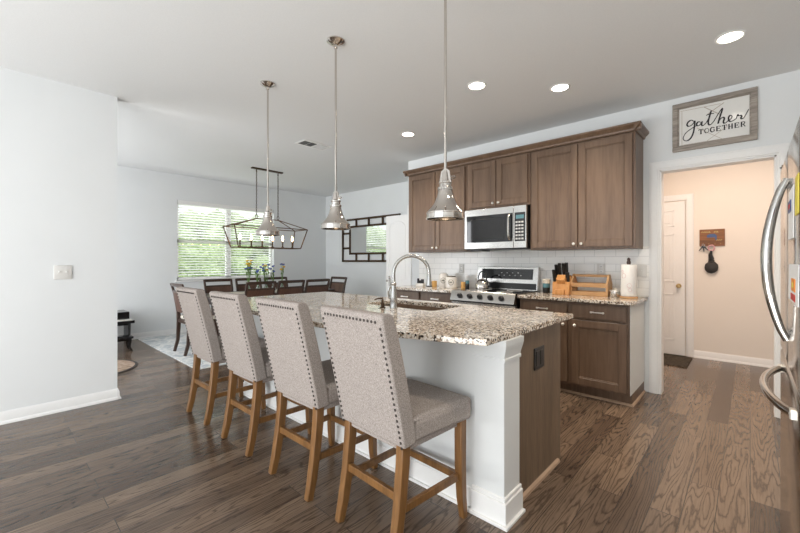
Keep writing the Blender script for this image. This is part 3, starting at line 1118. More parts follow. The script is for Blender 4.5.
MB().lathe([(0.022, 0), (0.022, 0.006), (0.014, 0.01), (0.013, 0.035), (0.009, 0.04), (0.009, 0.06)], (0, 0, 0), 14).build('base', 'bronze', sd)
MB().tube([(0, 0, 0.058), (0, 0, 0.07), (-0.03, -0.02, 0.068), (-0.05, -0.035, 0.058)], 0.006, 8).build('spout', 'bronze', sd)

# ------------------------------------------------------------------ bar stools
def rear_y(z):
    return -0.203 - 0.135 * ((z - 0.45) / 0.59) ** 1.08 if z > 0.45 else -0.203


def make_stool():
    t = thing('bar_stool', 'x', 'bar stool', (0, 0, 0), 0, 'upholstered stools along the island')
    mb = MB()
    mb.box(-0.224, 0.224, -0.15, 0.252, 0.478, 0.588)
    bm = mb.bm
    bmesh.ops.subdivide_edges(bm, edges=bm.edges[:], cuts=5, use_grid_fill=True)
    for v in bm.verts:
        if v.co.z > 0.56:
            v.co.z += 0.018 * (1 - (v.co.x / 0.222) ** 2) * max(0, 1 - ((v.co.y - 0.05) / 0.19) ** 2)
        v.co.x *= 1 + 0.05 * (v.co.y / 0.23)
    mb.build('seat_cushion', 'fabric', t, bev=0.022)
    # backrest
    zs = [0.476, 0.53, 0.60, 0.70, 0.80, 0.90, 0.98, 1.035]
    rear = [(rear_y(z), z) for z in zs]
    th = [0.075, 0.078, 0.08, 0.08, 0.079, 0.077, 0.074, 0.068]
    front = [(rear_y(z) + d, z) for z, d in zip(zs, th)]
    poly = rear + [(rear_y(1.045) + 0.012, 1.048), (rear_y(1.045) + 0.056, 1.048)] + front[::-1]
    mb = MB()
    mb.prism(poly, 'x', -0.222, 0.222)
    mb.build('backrest', 'fabric', t, bev=0.012)
    mb = MB()
    def nail(x, z):
        p = Vector((x, rear_y(z) - 0.001, z))
        mb.ball(p, 0.0072, 1, (1, 0.6, 1))
    z = 0.475
    while z < 1.012:
        nail(-0.203, z)
        nail(0.203, z)
        z += 0.0245
    for i in range(1, 17):
        nail(-0.203 + i * 0.406 / 17, 1.015)
    mb.build('nailhead_trim', 'nail', t)
    for s in (-1, 1):
        mb = MB()
        mb.bar([(s * 0.188, -0.245, 0), (s * 0.186, -0.222, 0.10), (s * 0.184, -0.198, 0.25), (s * 0.184, -0.182, 0.40), (s * 0.184, -0.178, 0.48)],
               [(0.036, 0.036), (0.040, 0.042), (0.042, 0.046), (0.042, 0.048), (0.042, 0.048)], (0, 1, 0))
        mb.build('leg', 'oak', t, bev=0.004)
        mb = MB()
        mb.bar([(s * 0.212, 0.212, 0), (s * 0.207, 0.203, 0.10), (s * 0.204, 0.198, 0.25), (s * 0.204, 0.198, 0.485)],
               [(0.032, 0.032), (0.038, 0.038), (0.042, 0.042), (0.044, 0.044)], (0, 1, 0))
        mb.build('leg', 'oak', t, bev=0.004)
        MB().bar([(s * 0.186, -0.20, 0.205), (s * 0.20, 0.195, 0.205)], (0.020, 0.034), (0, 0, 1)).build('side_stretcher', 'oak', t, bev=0.002)
    MB().bar([(-0.185, -0.198, 0.255), (0.185, -0.198, 0.255)], (0.022, 0.036), (0, 0, 1)).build('rear_stretcher', 'oak', t, bev=0.002)
    MB().bar([(-0.20, 0.194, 0.20), (0.20, 0.194, 0.20)], (0.022, 0.034), (0, 0, 1)).build('front_stretcher', 'oak', t, bev=0.002)
    MB().box(-0.20, 0.20, -0.19, 0.20, 0.452, 0.49).build('seat_rail', 'fabric', t)
    return t


stool = make_stool()
SL = ['grey linen counter stool at the far left end of the island, nearest the dining table',
      'grey linen counter stool second along from the dining end of the island',
      'grey linen counter stool second along from the near corner of the island',
      'grey linen counter stool nearest the camera, at the white corner post of the island']
SXs = [(-3.27, R(0)), (-2.575, R(0)), (-1.90, R(0)), (-1.265, R(-3))]
for i, ((x, rz), lb) in enumerate(zip(SXs, SL)):
    o = stool if i == 0 else copy_tree(stool)
    o.location = (x, 1.395, 0)
    o.rotation_euler = (0, 0, rz)
    o['label'] = lb

# ------------------------------------------------------------------ pendants
def make_pendant(lb):
    t = thing('pendant_light', lb, 'pendant light', (0, 0, 1.478), 0, 'nickel pendants over the island')
    top = H - 1.478
    MB().lathe([(0.062, top), (0.062, top - 0.006), (0.056, top - 0.012), (0.03, top - 0.026), (0.014, top - 0.032), (0.012, top - 0.05)], (0, 0, 0), 24).build('canopy', 'nickel', t)
    MB().cyl((0, 0, 0.245), (0, 0, top - 0.04), 0.0075, seg=12).build('rod', 'nickel', t)
    prof = [(0.101, 0.0), (0.101, 0.004), (0.097, 0.006), (0.097, 0.026), (0.099, 0.028), (0.099, 0.032), (0.090, 0.042), (0.075, 0.056), (0.058, 0.080), (0.046, 0.108), (0.039, 0.135), (0.036, 0.150)]
    mb = MB()
    seg = 32
    inner = [(max(r - 0.003, 0.001), z) for r, z in prof]
    full = prof + inner[::-1]
    rings = [[mb.bm.verts.new((r * math.cos(2 * PI * k / seg), r * math.sin(2 * PI * k / seg), z)) for k in range(seg)] for r, z in full]
    for a, b in zip(rings, rings[1:] + rings[:1]):
        for k in range(seg):
            mb.bm.faces.new((a[k], a[(k + 1) % seg], b[(k + 1) % seg], b[k]))
    bmesh.ops.recalc_face_normals(mb.bm, faces=mb.bm.faces[:])
    mb.build('shade', 'nickel', t)
    MB().lathe([(0.030, 0.146), (0.039, 0.150), (0.039, 0.163), (0.030, 0.168), (0.030, 0.182), (0.034, 0.185), (0.034, 0.193), (0.020, 0.20), (0.016, 0.225), (0.012, 0.25)], (0, 0, 0), 24).build('socket_cap', 'nickel', t)
    yk = MB()
    for s in (-1, 1):
        yk.bar([(s * 0.030, 0, 0.185), (s * 0.026, 0, 0.215), (s * 0.020, 0, 0.245), (0.0, 0, 0.258)], (0.012, 0.006), (0, 1, 0))
        yk.ball((s * 0.032, 0, 0.19), 0.007, 1)
    yk.build('yoke', 'nickel', t)
    MB().tube([(0.02, 0.0, 0.215), (0.055, 0.0, 0.215), (0.062, 0, 0.210), (0.055, 0, 0.203), (0.03, 0, 0.203)], 0.003, 6).build('thumb_key', 'nickel', t)
    MB().lathe([(0.012, 0.15), (0.014, 0.13), (0.026, 0.085), (0.030, 0.065), (0.024, 0.045), (0.0, 0.036)], (0, 0, 0), 16).build('bulb', 'pbulb', t)
    return t


PL = ['polished nickel pendant at the far end of the island, in front of the lantern chandelier',
      'polished nickel pendant over the middle of the island, beside the brown framed mirror',
      'polished nickel pendant nearest the camera, in front of the wall cabinets']
pd = make_pendant(PL[0])
for i, x in enumerate((-3.005, -2.08, -1.165)):
    o = pd if i == 0 else copy_tree(pd)
    o.location = (x, 1.615, 1.478)
    o['label'] = PL[i]


# ------------------------------------------------------------------ ceiling fittings
def make_can(lb):
    t = thing('recessed_light', lb, 'ceiling light', (0, 0, H), 0, 'round recessed lights in the ceiling')
    mb = MB()
    mb.lathe([(0.092, 0.0), (0.092, -0.004), (0.082, -0.009), (0.072, -0.006), (0.070, 0.0)], (0, 0, 0), 28)
    mb.build('trim_ring', 'plate', t)
    MB().lathe([(0.071, -0.0015), (0.071, -0.005), (0.0, -0.005)], (0, 0, 0), 28).build('lens', 'can', t)
    return t


CL = [('recessed ceiling light nearest the framed sign over the doorway', (-0.10, 3.37)),
      ('recessed ceiling light in front of the tall wall cabinet right of the microwave', (-1.21, 3.36)),
      ('recessed ceiling light just right of the nearest pendant rod', (-1.72, 2.84)),
      ('recessed ceiling light farthest away, left of the nearest pendant rod', (-2.98, 3.38))]
cn = make_can('x')
for i, (lb, (x, y)) in enumerate(CL):
    o = cn if i == 0 else copy_tree(cn)
    o.location = (x, y, H)
    o.scale = (0.9, 0.9, 1)
    o['label'] = lb
    ld = bpy.data.lights.new('ceiling_spot', 'SPOT')
    ld.energy = 58
    ld.spot_size = R(125)
    ld.spot_blend = 0.9
    ld.shadow_soft_size = 0.07
    ld.color = (1.0, 0.85, 0.68)
    lo = bpy.data.objects.new('ceiling_spot', ld)
    C.objects.link(lo)
    lo.location = (x, y, H - 0.02)

# added unseen spot above the walkway, no fixture, brightens the island end panel
ld = ld.copy()
ld.energy = 45
lo = bpy.data.objects.new('ceiling_spot', ld)
C.objects.link(lo)
lo.location = (0.0, 1.5, H - 0.02)

vt = thing('ceiling_vent', 'white rectangular air vent in the ceiling between two pendant rods', 'vent', (-4.15, 2.87, H))
MB().box(-0.12, 0.12, -0.21, 0.21, -0.006, 0).build('frame', 'plate', vt, bev=0.002)
for (a, b) in ((-0.185, -0.095), (-0.085, 0.0)):
    MB().box(-0.075, 0.075, a, b, -0.008, -0.004).build('grille', 'slot', vt)
mb = MB()
for i in range(16):
    y = 0.015 + i * 0.011
    mb.box(-0.085, 0.085, y, y + 0.006, -0.010, -0.004)
mb.build('louvre', 'grille', vt)

# ------------------------------------------------------------------ dining area
TC = (-5.85, 3.15)
tag(MB().box(-1.30, 1.30, -1.52, 1.52, 0, 0.008).build('dining_rug', 'rug', loc=(-6.0 + 0.0, 3.17, 0)), 'large faded pale blue rug under the dining table', 'rug')
dt = thing('dining_table', 'long dark dining table under the lantern chandelier, mostly hidden by its chairs', 'table', (TC[0], TC[1], 0.008))
MB().box(-0.40, 0.40, -1.06, 1.06, 0.715, 0.752).build('tabletop', 'darkwood', dt, bev=0.006)
MB().box(-0.33, 0.33, -0.98, 0.98, 0.63, 0.715).build('apron', 'darkwood', dt)
for sx in (-1, 1):
    for sy in (-1, 1):
        MB().bar([(sx * 0.34, sy * 0.98, 0), (sx * 0.34, sy * 0.98, 0.70)], [(0.05, 0.05), (0.08, 0.08)], (0, 1, 0)).build('leg', 'darkwood', dt, bev=0.004)


def make_chair():
    t = thing('dining_chair', 'x', 'chair', (0, 0, 0.008), 0, 'dark wood chairs around the dining table')
    # faces +y, back at -y
    for s in (-1, 1):
        MB().bar([(s * 0.205, -0.245, 0), (s * 0.205, -0.205, 0.15), (s * 0.205, -0.19, 0.42), (s * 0.208, -0.195, 0.55), (s * 0.215, -0.242, 0.80), (s * 0.218, -0.285, 0.945)],
                 [(0.03, 0.034), (0.034, 0.04), (0.038, 0.05), (0.036, 0.044), (0.032, 0.03), (0.03, 0.026)], (0, 1, 0)).build('back_post', 'darkwood', t, bev=0.003)
        MB().bar([(s * 0.205, 0.20, 0), (s * 0.205, 0.20, 0.41)], [(0.03, 0.03), (0.042, 0.042)], (0, 1, 0)).build('leg', 'darkwood', t, bev=0.003)
    def crv(z, dy=0.0):
        base = -0.195 - 0.19 * (z - 0.5) if z > 0.5 else -0.19
        return [(x, base - 0.018 * (1 - (x / 0.21) ** 2) + dy, z) for x in [-0.205, -0.12, -0.04, 0.04, 0.12, 0.205]]
    MB().bar(crv(0.928), (0.022, 0.045), (0, 0, 1)).build('top_rail', 'darkwood', t, bev=0.003)
    MB().bar(crv(0.835), (0.020, 0.03), (0, 0, 1)).build('middle_rail', 'darkwood', t, bev=0.003)
    mb = MB()
    lo, hi = crv(0.56), crv(0.83)
    for dy in (0.008, -0.008):
        pass
    rows = [crv(0.55 + 0.28 * i / 3) for i in range(4)]
    vs = [[[mb.bm.verts.new((x, y + d, z)) for (x, y, z) in rw] for rw in rows] for d in (-0.008, 0.008)]
    for sgn in (0, 1):
        for i in range(3):
            for j in range(5):
                mb.bm.faces.new((vs[sgn][i][j], vs[sgn][i][j + 1], vs[sgn][i + 1][j + 1], vs[sgn][i + 1][j]))
    bmesh.ops.recalc_face_normals(mb.bm, faces=mb.bm.faces[:])
    mb.build('back_panel', 'chairpanel', t)
    MB().box(-0.222, 0.222, -0.205, 0.225, 0.40, 0.445).build('seat_frame', 'darkwood', t, bev=0.004)
    MB().box(-0.218, 0.218, -0.175, 0.228, 0.445, 0.495, 0.018, 3).build('seat_cushion', 'cream', t)
    return t


ch = make_chair()
CH = [((-5.68, 2.02), 0, 'dark wood dining chair at the near head of the table, cream seat partly in view'),
      ((-5.60, 2.76), R(90), 'dark dining chair on the island side, left one of the row of three backs'),
      ((-5.60, 3.27), R(90), 'dark dining chair on the island side, middle one of the row of three backs'),
      ((-5.60, 3.77), R(90), 'dark dining chair on the island side, right one of the row of three backs'),
      ((-6.27, 2.63), R(-90), 'dark dining chair on the window side, nearest the left end of the table'),
      ((-6.27, 3.15), R(-90), 'dark dining chair on the window side, middle seat below the flowers'),
      ((-6.27, 3.68), R(-90), 'dark dining chair on the window side, right of the flowers'),
      ((-5.80, 4.30), R(180), 'dark dining chair at the far head of the table, under the brown framed mirror')]
for i, ((x, y), rz, lb) in enumerate(CH):
    o = ch if i == 0 else copy_tree(ch)
    o.location = (x, y, 0.0085)
    o.rotation_euler = (0, 0, rz)
    o['label'] = lb

# flowers on the table
fl = [(-0.36, 0.21, ['petal_y', 'petal_y', 'petal_b'], 'clear bud vase of tall yellow flowers at the left of the table flowers'),
      (-0.20, 0.13, ['petal_b', 'petal_w'], 'short clear bud vase of blue and white flowers, second from left'),
      (-0.06, 0.15, ['petal_b', 'petal_b', 'petal_y'], 'clear bud vase of blue flowers at the middle of the table'),
      (0.07, 0.12, ['petal_b', 'petal_w'], 'short clear bud vase of blue flowers, second from right'),
      (0.22, 0.19, ['petal_y', 'petal_b'], 'clear bud vase of yellow flowers at the right of the table flowers')]
for (dy, h, cols, lb) in fl:
    t = thing('flower_vase', lb, 'vase', (TC[0] + 0.05, TC[1] + dy, 0.76), 0, 'bud vases on the dining table')
    MB().lathe([(0.030, 0), (0.038, 0.03), (0.036, 0.06), (0.016, 0.11), (0.014, 0.15), (0.018, 0.16)], (0, 0, 0), 14).build('glass_vase', 'vase', t)
    rr = random.Random(int(dy * 100))
    stm = MB()
    heads = {}
    for k_ in range(3):
        for c in cols:
            ex, ey, ez = rr.uniform(-0.06, 0.06), rr.uniform(-0.06, 0.06), 0.23 + h + rr.uniform(-0.06, 0.07)
            stm.tube([(0, 0, 0.02), (ex * 0.3, ey * 0.3, 0.15), (ex, ey, ez)], 0.003, 5)
            hb = heads.setdefault(c, MB())
            for q in range(6):
                a_ = q * PI / 3
                hb.ball((ex + 0.013 * math.cos(a_), ey + 0.013 * math.sin(a_), ez + rr.uniform(-0.008, 0.008)), 0.012, 1)
            lf = (ex * 0.7, ey * 0.7, ez * 0.8)
            stm.ball(lf, 0.022, 1, (0.5, 0.5, 1.1))
    stm.build('stem', 'stem', t)
    for c, hb in heads.items():
        hb.build('blossom', c, t)
tag(MB().box(-0.16, 0.16, -0.62, 0.62, 0, 0.006).build('table_runner', 'cream', loc=(TC[0], TC[1], 0.7605 - 0.0005)), 'cream runner along the middle of the dining table', 'table runner')

# lantern chandelier
cd = thing('lantern_chandelier', 'long open bronze lantern chandelier with six candle bulbs over the dining table', 'chandelier', (-5.85, 3.14, 1.475))
top = H - 1.475
MB().box(-0.03, 0.03, -0.27, 0.27, top - 0.022, top).build('ceiling_bar', 'bronze', cd, bev=0.003)
for s in (-1, 1):
    mb = MB()
    z = 0.54
    k_ = 0
    while z < top - 0.04:
        e = 0.009
        if k_ % 2:
            ring = [(0, s * 0.19 + e * math.cos(a), z + 0.019 * math.sin(a)) for a in [2 * PI * i / 8 for i in range(9)]]
        else:
            ring = [(e * math.cos(a), s * 0.19, z + 0.019 * math.sin(a)) for a in [2 * PI * i / 8 for i in range(9)]]
        mb.tube(ring, 0.0035, 5)
        z += 0.030
        k_ += 1
    mb.tube([(0, s * 0.19, top - 0.06), (0, s * 0.19, top - 0.015)], 0.008, 6)
    mb.build('chain', 'bronze', cd)
mb = MB()
bw, bl_, uw, ul, zr = 0.13, 0.545, 0.20, 0.635, 0.325
sz = (0.013, 0.013)
def rod(a, b):
    mb.bar([a, b], sz, (0.3, 0.2, 1) if abs(a[2] - b[2]) < 0.2 else (0, 1, 0))
for s in (-1, 1):
    rod((s * bw, -bl_, 0), (s * bw, bl_, 0))
    rod((-bw, s * bl_, 0), (bw, s * bl_, 0))
    rod((s * uw, -ul, zr), (s * uw, ul, zr))
    rod((-uw, s * ul, zr), (uw, s * ul, zr))
    for q in (-1, 1):
        rod((s * bw, q * bl_, 0), (s * uw, q * ul, zr))
        rod((s * uw, q * ul, zr), (0, q * 0.19, 0.47))
rod((0, -0.19, 0.47), (0, 0.19, 0.47))
mb.build('lantern_frame', 'rose', cd)
mb = MB()
for s in (-1, 1):
    ring = [(0, s * 0.19 + 0.018 * math.cos(a), 0.505 + 0.03 * math.sin(a)) for a in [2 * PI * i / 12 for i in range(13)]]
    mb.tube(ring, 0.005, 6)
mb.build('hanging_loop', 'bronze', cd)
MB().box(-0.02, 0.02, -bl_, bl_, -0.006, 0.01).build('candle_bar', 'rose', cd)
for i in range(6):
    y = -0.46 + i * 0.184
    mb = MB()
    mb.lathe([(0.022, 0.01), (0.024, 0.018), (0.013, 0.022), (0.011, 0.03), (0.011, 0.115), (0.009, 0.12)], (0, y, 0), 12)
    cs = mb.build('candle_sleeve', 'bronze', cd)
    MB().lathe([(0.007, 0.12), (0.013, 0.14), (0.016, 0.16), (0.010, 0.19), (0.002, 0.215)], (0, y, 0), 12).build('flame_bulb', 'bulb', cs)

# mirror
mi = thing('wall_mirror', 'wide mirror with an open bronze grid frame on the dining wall', 'mirror', (-5.795, YM, 1.238))
mb = MB()
def bb(x0, x1, z0, z1):
    mb.box(x0, x1, -0.035, -0.012, z0, z1, 0.002, 1)
wq, hq, tq = 0.875, 0.932, 0.042
bb(-wq, wq, 0, tq); bb(-wq, wq, hq - tq, hq); bb(-wq, -wq + tq, 0, hq); bb(wq - tq, wq, 0, hq)
ix, iz0, iz1 = 0.585, 0.20, 0.735
bb(-ix - tq, ix + tq, iz0 - tq, iz0); bb(-ix - tq, ix + tq, iz1, iz1 + tq)
bb(-ix - tq, -ix, iz0, iz1); bb(ix, ix + tq, iz0, iz1)
for x in (-0.40, -0.01, 0.40):
    bb(x - tq / 2, x + tq / 2, 0, iz0); bb(x - tq / 2, x + tq / 2, iz1, hq)
for z in (0.30, 0.62):
    bb(-wq, -ix, z - tq / 2, z + tq / 2); bb(ix, wq, z - tq / 2, z + tq / 2)
mb.build('grid_frame', 'bronze', mi)
MB().box(-ix, ix, -0.022, -0.001, iz0, iz1).build('mirror_glass', 'silver', mi)

# toy piano and bench, round rug
tp = thing('toy_piano', 'small black toy piano against the dining room wall', 'toy piano', (-6.95, 1.21, 0))
MB().box(-0.20, 0.10, -0.25, 0.25, 0.30, 0.49).build('case', 'lacquer', tp, bev=0.006)
MB().box(-0.22, 0.14, -0.27, 0.24, 0.49, 0.505).build('lid', 'lacquer', tp, bev=0.003)
MB().box(0.08, 0.26, -0.26, 0.28, 0.345, 0.385).build('keybed', 'lacquer', tp, bev=0.003)
mb = MB()
for i in range(18):
    mb.box(0.11, 0.245, -0.235 + i * 0.0275, -0.235 + i * 0.0275 + 0.0255, 0.385, 0.395)
mb.build('keyboard', 'keys', tp)
for s in (-1, 1):
    MB().bar([(0.22, s * 0.22, 0), (0.22, s * 0.22, 0.05), (0.22, s * 0.22, 0.345)], [(0.03, 0.03), (0.022, 0.022), (0.035, 0.035)], (1, 0, 0)).build('leg', 'lacquer', tp)
    MB().box(-0.20, 0.1, s * 0.25 - 0.012, s * 0.25 + 0.012, 0, 0.30).build('side_leg', 'lacquer', tp)
be = thing('toy_bench', 'tiny black bench in front of the toy piano', 'bench', (-6.47, 1.215, 0))
MB().box(-0.11, 0.11, -0.19, 0.19, 0.175, 0.205, 0.006, 2).build('seat', 'lacquer', be)
MB().box(-0.09, 0.09, -0.17, 0.17, 0.15, 0.175).build('apron', 'lacquer', be)
for sx in (-1, 1):
    for sy in (-1, 1):
        MB().bar([(sx * 0.095, sy * 0.17, 0), (sx * 0.08, sy * 0.15, 0.06), (sx * 0.085, sy * 0.155, 0.16)], [(0.022, 0.022), (0.016, 0.016), (0.03, 0.03)], (0, 1, 0)).build('leg', 'lacquer', be)
rg = thing('round_rug', 'small round brown rug with a dark border on the floor beside the left wall', 'rug', (-5.60, 0.84, 0))
MB().lathe([(0.40, 0.0), (0.40, 0.009), (0.0, 0.010)], (0, 0, 0), 48).build('pile', 'roundrug', rg)
MB().lathe([(0.40, 0.0), (0.43, 0.0), (0.43, 0.008), (0.40, 0.0095), (0.40, 0.0)], (0, 0, 0), 48, 'z', False).build('border', 'darkbind', rg)

# ------------------------------------------------------------------ things on the worktop
ZC = 0.914
kb = thing('knife_block', 'orange bamboo block full of black-handled knives on the worktop', 'knife block', (-1.445, 4.07, ZC), R(8))
kb.scale = (1.15, 1.1, 1.08)
mb = MB()
mb.prism([(-0.075, 0), (0.085, 0), (0.10, 0.15), (0.04, 0.185), (-0.055, 0.10)], 'x', -0.072, 0.072)
mb.build('block', 'bamboo', kb, bev=0.005)
MB().box(-0.045, 0.035, -0.10, -0.072, 0, 0.05, 0.005, 2).build('front_rest', 'bamboo', kb)
mb = MB()
mb.prism([(-0.05, 0.10), (0.0, 0.14), (-0.03, 0.19), (-0.08, 0.14)], 'x', -0.035, 0.035)
mb.build('steak_knife_tier', 'bamboo', kb, bev=0.003)
for (x, y, z, ln) in ((-0.058, -0.02, 0.115, 0.13), (-0.045, 0.02, 0.155, 0.14), (-0.018, 0.03, 0.16, 0.15), (0.012, 0.03, 0.16, 0.15), (0.04, 0.02, 0.155, 0.16), (-0.03, 0.05, 0.165, 0.12), (0.055, -0.02, 0.12, 0.10)):
    mb = MB()
    d = Vector((x * 0.3, -0.35, 0.92)).normalized()
    p = Vector((x, y, z))
    mb.bar([p - d * 0.02, p + d * ln * 0.5, p + d * ln], [(0.018, 0.024), (0.02, 0.026), (0.016, 0.028)], (1, 0, 0))
    mb.build('knife_handle', 'black', kb, bev=0.004)

tb = thing('wooden_caddy', 'pine tool-box style caddy with a top rail beside the knives', 'caddy', (-1.185, 4.14, ZC))
for s in (-1, 1):
    mb = MB()
    mb.prism([(-0.085, 0), (0.085, 0), (0.085, 0.12), (0.018, 0.213), (-0.018, 0.213), (-0.085, 0.12)], 'x', s * 0.165 - 0.009, s * 0.165 + 0.009)
    mb.build('end_board', 'pine', tb, bev=0.002)
MB().box(-0.16, 0.16, -0.012, 0.012, 0.185, 0.210).build('carrying_rail', 'pine', tb, bev=0.003)
for s in (-1, 1):
    MB().box(-0.16, 0.16, s * 0.08 - 0.006, s * 0.08 + 0.006, 0.085, 0.125).build('side_rail', 'pine', tb, bev=0.002)
    MB().box(-0.16, 0.16, s * 0.08 - 0.006, s * 0.08 + 0.006, 0.0, 0.04).build('side_rail', 'pine', tb, bev=0.002)
MB().box(-0.156, 0.156, -0.075, 0.075, 0.0, 0.012).build('bottom_board', 'pine', tb)

pj = thing('patterned_canister', 'small canister, cream top over teal and dark bands, left of the knives', 'canister', (-1.63, 4.12, ZC))
MB().lathe([(0.036, 0), (0.038, 0.004), (0.038, 0.06)], (0, 0, 0), 20).build('lower_band', 'black', pj)
MB().lathe([(0.038, 0.06), (0.038, 0.105)], (0, 0, 0), 20).build('middle_band', 'teal', pj)
MB().lathe([(0.040, 0.105), (0.040, 0.145), (0.034, 0.15)], (0, 0, 0), 20).build('lid', 'cream', pj)

gj = thing('spice_jar', 'small steel lidded jar between the pine caddy and the paper towels', 'jar', (-0.955, 4.08, ZC))
gj.scale = (1.25, 1.25, 1.0)
MB().lathe([(0.036, 0), (0.038, 0.004), (0.038, 0.052), (0.034, 0.056)], (0, 0, 0), 20).build('body', 'steel', gj)
MB().lathe([(0.036, 0.056), (0.036, 0.066), (0.012, 0.074), (0.008, 0.078), (0.011, 0.084), (0.004, 0.09)], (0, 0, 0), 20).build('lid', 'knob', gj)

pt = thing('paper_towel_holder', 'wooden stand holding a white paper towel roll, nearest the doorway', 'paper towel holder', (-0.835, 4.06, ZC))
MB().lathe([(0.072, 0), (0.075, 0.004), (0.075, 0.014), (0.070, 0.018)], (0, 0, 0), 28).build('base', 'pine', pt)
MB().lathe([(0.009, 0.018), (0.009, 0.31), (0.016, 0.315), (0.018, 0.335), (0.013, 0.35), (0.015, 0.365), (0.004, 0.378)], (0, 0, 0), 16).build('post', 'darkwood', pt)
rl = tag(MB().lathe([(0.020, 0), (0.061, 0), (0.063, 0.004), (0.063, 0.29), (0.061, 0.294), (0.020, 0.294)], (0, 0, 0), 32).build('paper_towel_roll', 'paper', loc=(-0.835, 4.06, ZC + 0.019)), 'white paper towel roll with small pink prints on the wooden stand', 'paper towel')
mb = MB()
for (a, z, r_) in ((-118, 0.19, 0.022), (-75, 0.10, 0.02), (-70, 0.06, 0.016), (-130, 0.23, 0.012)):
    pts = [(0.0640 * math.cos(R(a + 57 * r_ / 0.07 * math.cos(q))), 0.0640 * math.sin(R(a + 57 * r_ / 0.07 * math.cos(q))), z + r_ * math.sin(q)) for q in [2 * PI * i / 12 for i in range(13)]]
    mb.tube(pts, 0.0012, 5)
mb.build('printed_motif', 'pink', rl)


def canister(x, y, r_, h, label, square=False):
    t = thing('ceramic_canister', label, 'canister', (x, y, ZC), R(30), 'white canisters left of the stove')
    MB().lathe([(r_ * 0.92, 0), (r_, 0.008), (r_, h * 0.82), (r_ * 0.9, h * 0.9), (r_ * 0.72, h * 0.93)], (0, 0, 0), 28).build('body', 'white', t)
    MB().lathe([(r_ * 0.74, h * 0.925), (r_ * 0.76, h * 0.95), (r_ * 0.74, h * 0.99), (r_ * 0.3, h)], (0, 0, 0), 28).build('lid', 'white' if not square else 'bronze', t)
    def disc(rad, col, e):
        mb = MB()
        vs = []
        for i in range(20):
            a = 2 * PI * i / 20
            th = rad * math.cos(a) / r_
            vs.append(mb.bm.verts.new(((r_ + e) * math.sin(th), -(r_ + e) * math.cos(th), h * 0.48 + rad * math.sin(a))))
        mb.bm.faces.new(vs)
        return mb, col
    for rad, col, e, nm in ((0.036, 'bronze', 0.0012, 'label_ring'), (0.030, 'keys', 0.002, 'label_disc')):
        mb, c_ = disc(rad, col, e)
        mb.build(nm, c_, t)
    mb = MB()
    for i, (dx_, hh) in enumerate(((-0.014, 0.010), (-0.005, 0.007), (0.004, 0.010), (0.013, 0.007))):
        mb.box(dx_ - 0.003, dx_ + 0.003, -r_ - 0.004, -r_ - 0.0015, h * 0.48 - hh, h * 0.48 + hh)
    mb.build('label_mark', 'ink', t)
    return t


canister(-3.00, 4.12, 0.062, 0.19, 'taller round white canister with a dark ring emblem, left of its squat neighbour')
canister(-2.835, 4.06, 0.075, 0.155, 'squat round white canister with a dark ring emblem, right of the taller one', True)


def candle(x, y, label):
    t = thing('amber_candle', label, 'candle', (x, y, ZC), 0, 'amber candles left of the stove')
    MB().lathe([(0.032, 0), (0.034, 0.003), (0.034, 0.077), (0.031, 0.081), (0.012, 0.078)], (0, 0, 0), 18).build('wax', 'wax', t)
    MB().cyl((0, 0, 0.077), (0, 0.001, 0.09), 0.0015, seg=5).build('wick', 'ink', t)
    return t


candle(-3.11, 4.06, 'short amber pillar candle left of the white canisters')
candle(-2.675, 4.10, 'short amber pillar candle between the white canisters and the stove')
bj = thing('small_bottle', 'small dark bottle with a blue cap beside the kettle', 'bottle', (-2.595, 4.06, ZC))
MB().lathe([(0.024, 0), (0.026, 0.004), (0.026, 0.06), (0.022, 0.066)], (0, 0, 0), 16).build('body', 'black', bj)
MB().lathe([(0.024, 0.066), (0.024, 0.10), (0.02, 0.104)], (0, 0, 0), 16).build('cap', 'teal', bj)
ke = thing('tea_kettle', 'shiny steel kettle with a black loop handle on the back of the stove', 'kettle', (-2.375, 4.05, 0.9255), R(-20))
MB().lathe([(0.080, 0), (0.085, 0.006), (0.086, 0.03), (0.078, 0.075), (0.058, 0.105), (0.030, 0.118), (0.012, 0.122), (0.012, 0.132), (0.004, 0.14)], (0, 0, 0), 28).build('body', 'nickel', ke)
MB().tube([(-0.07, 0, 0.055), (-0.10, 0, 0.09), (-0.118, 0, 0.118)], [0.018, 0.013, 0.010], 10).build('spout', 'nickel', ke)
MB().tube([(0.075 * math.cos(a), 0, 0.12 + 0.09 * math.sin(a)) for a in [R(-15 + 210 * i / 16) for i in range(17)]], 0.008, 8).build('handle', 'black', ke)
nb = thing('counter_ornament', 'small pale block with dark raised markings, left of the amber candle on far worktop', 'ornament', (-3.28, 3.98, ZC))
MB().box(-0.06, 0.06, -0.03, 0.03, 0, 0.045, 0.006, 2).build('base', 'white', nb)
mb = MB()
for i, (a, b, h) in enumerate(((-0.055, -0.03, 0.11), (-0.02, 0.0, 0.085), (0.012, 0.05, 0.10))):
    mb.box(a, b, -0.012, 0.012, 0.045, h, 0.003, 1)
mb.box(-0.055, 0.05, -0.012, 0.012, 0.06, 0.072, 0.002, 1)
mb.build('raised_marks', 'ink', nb)


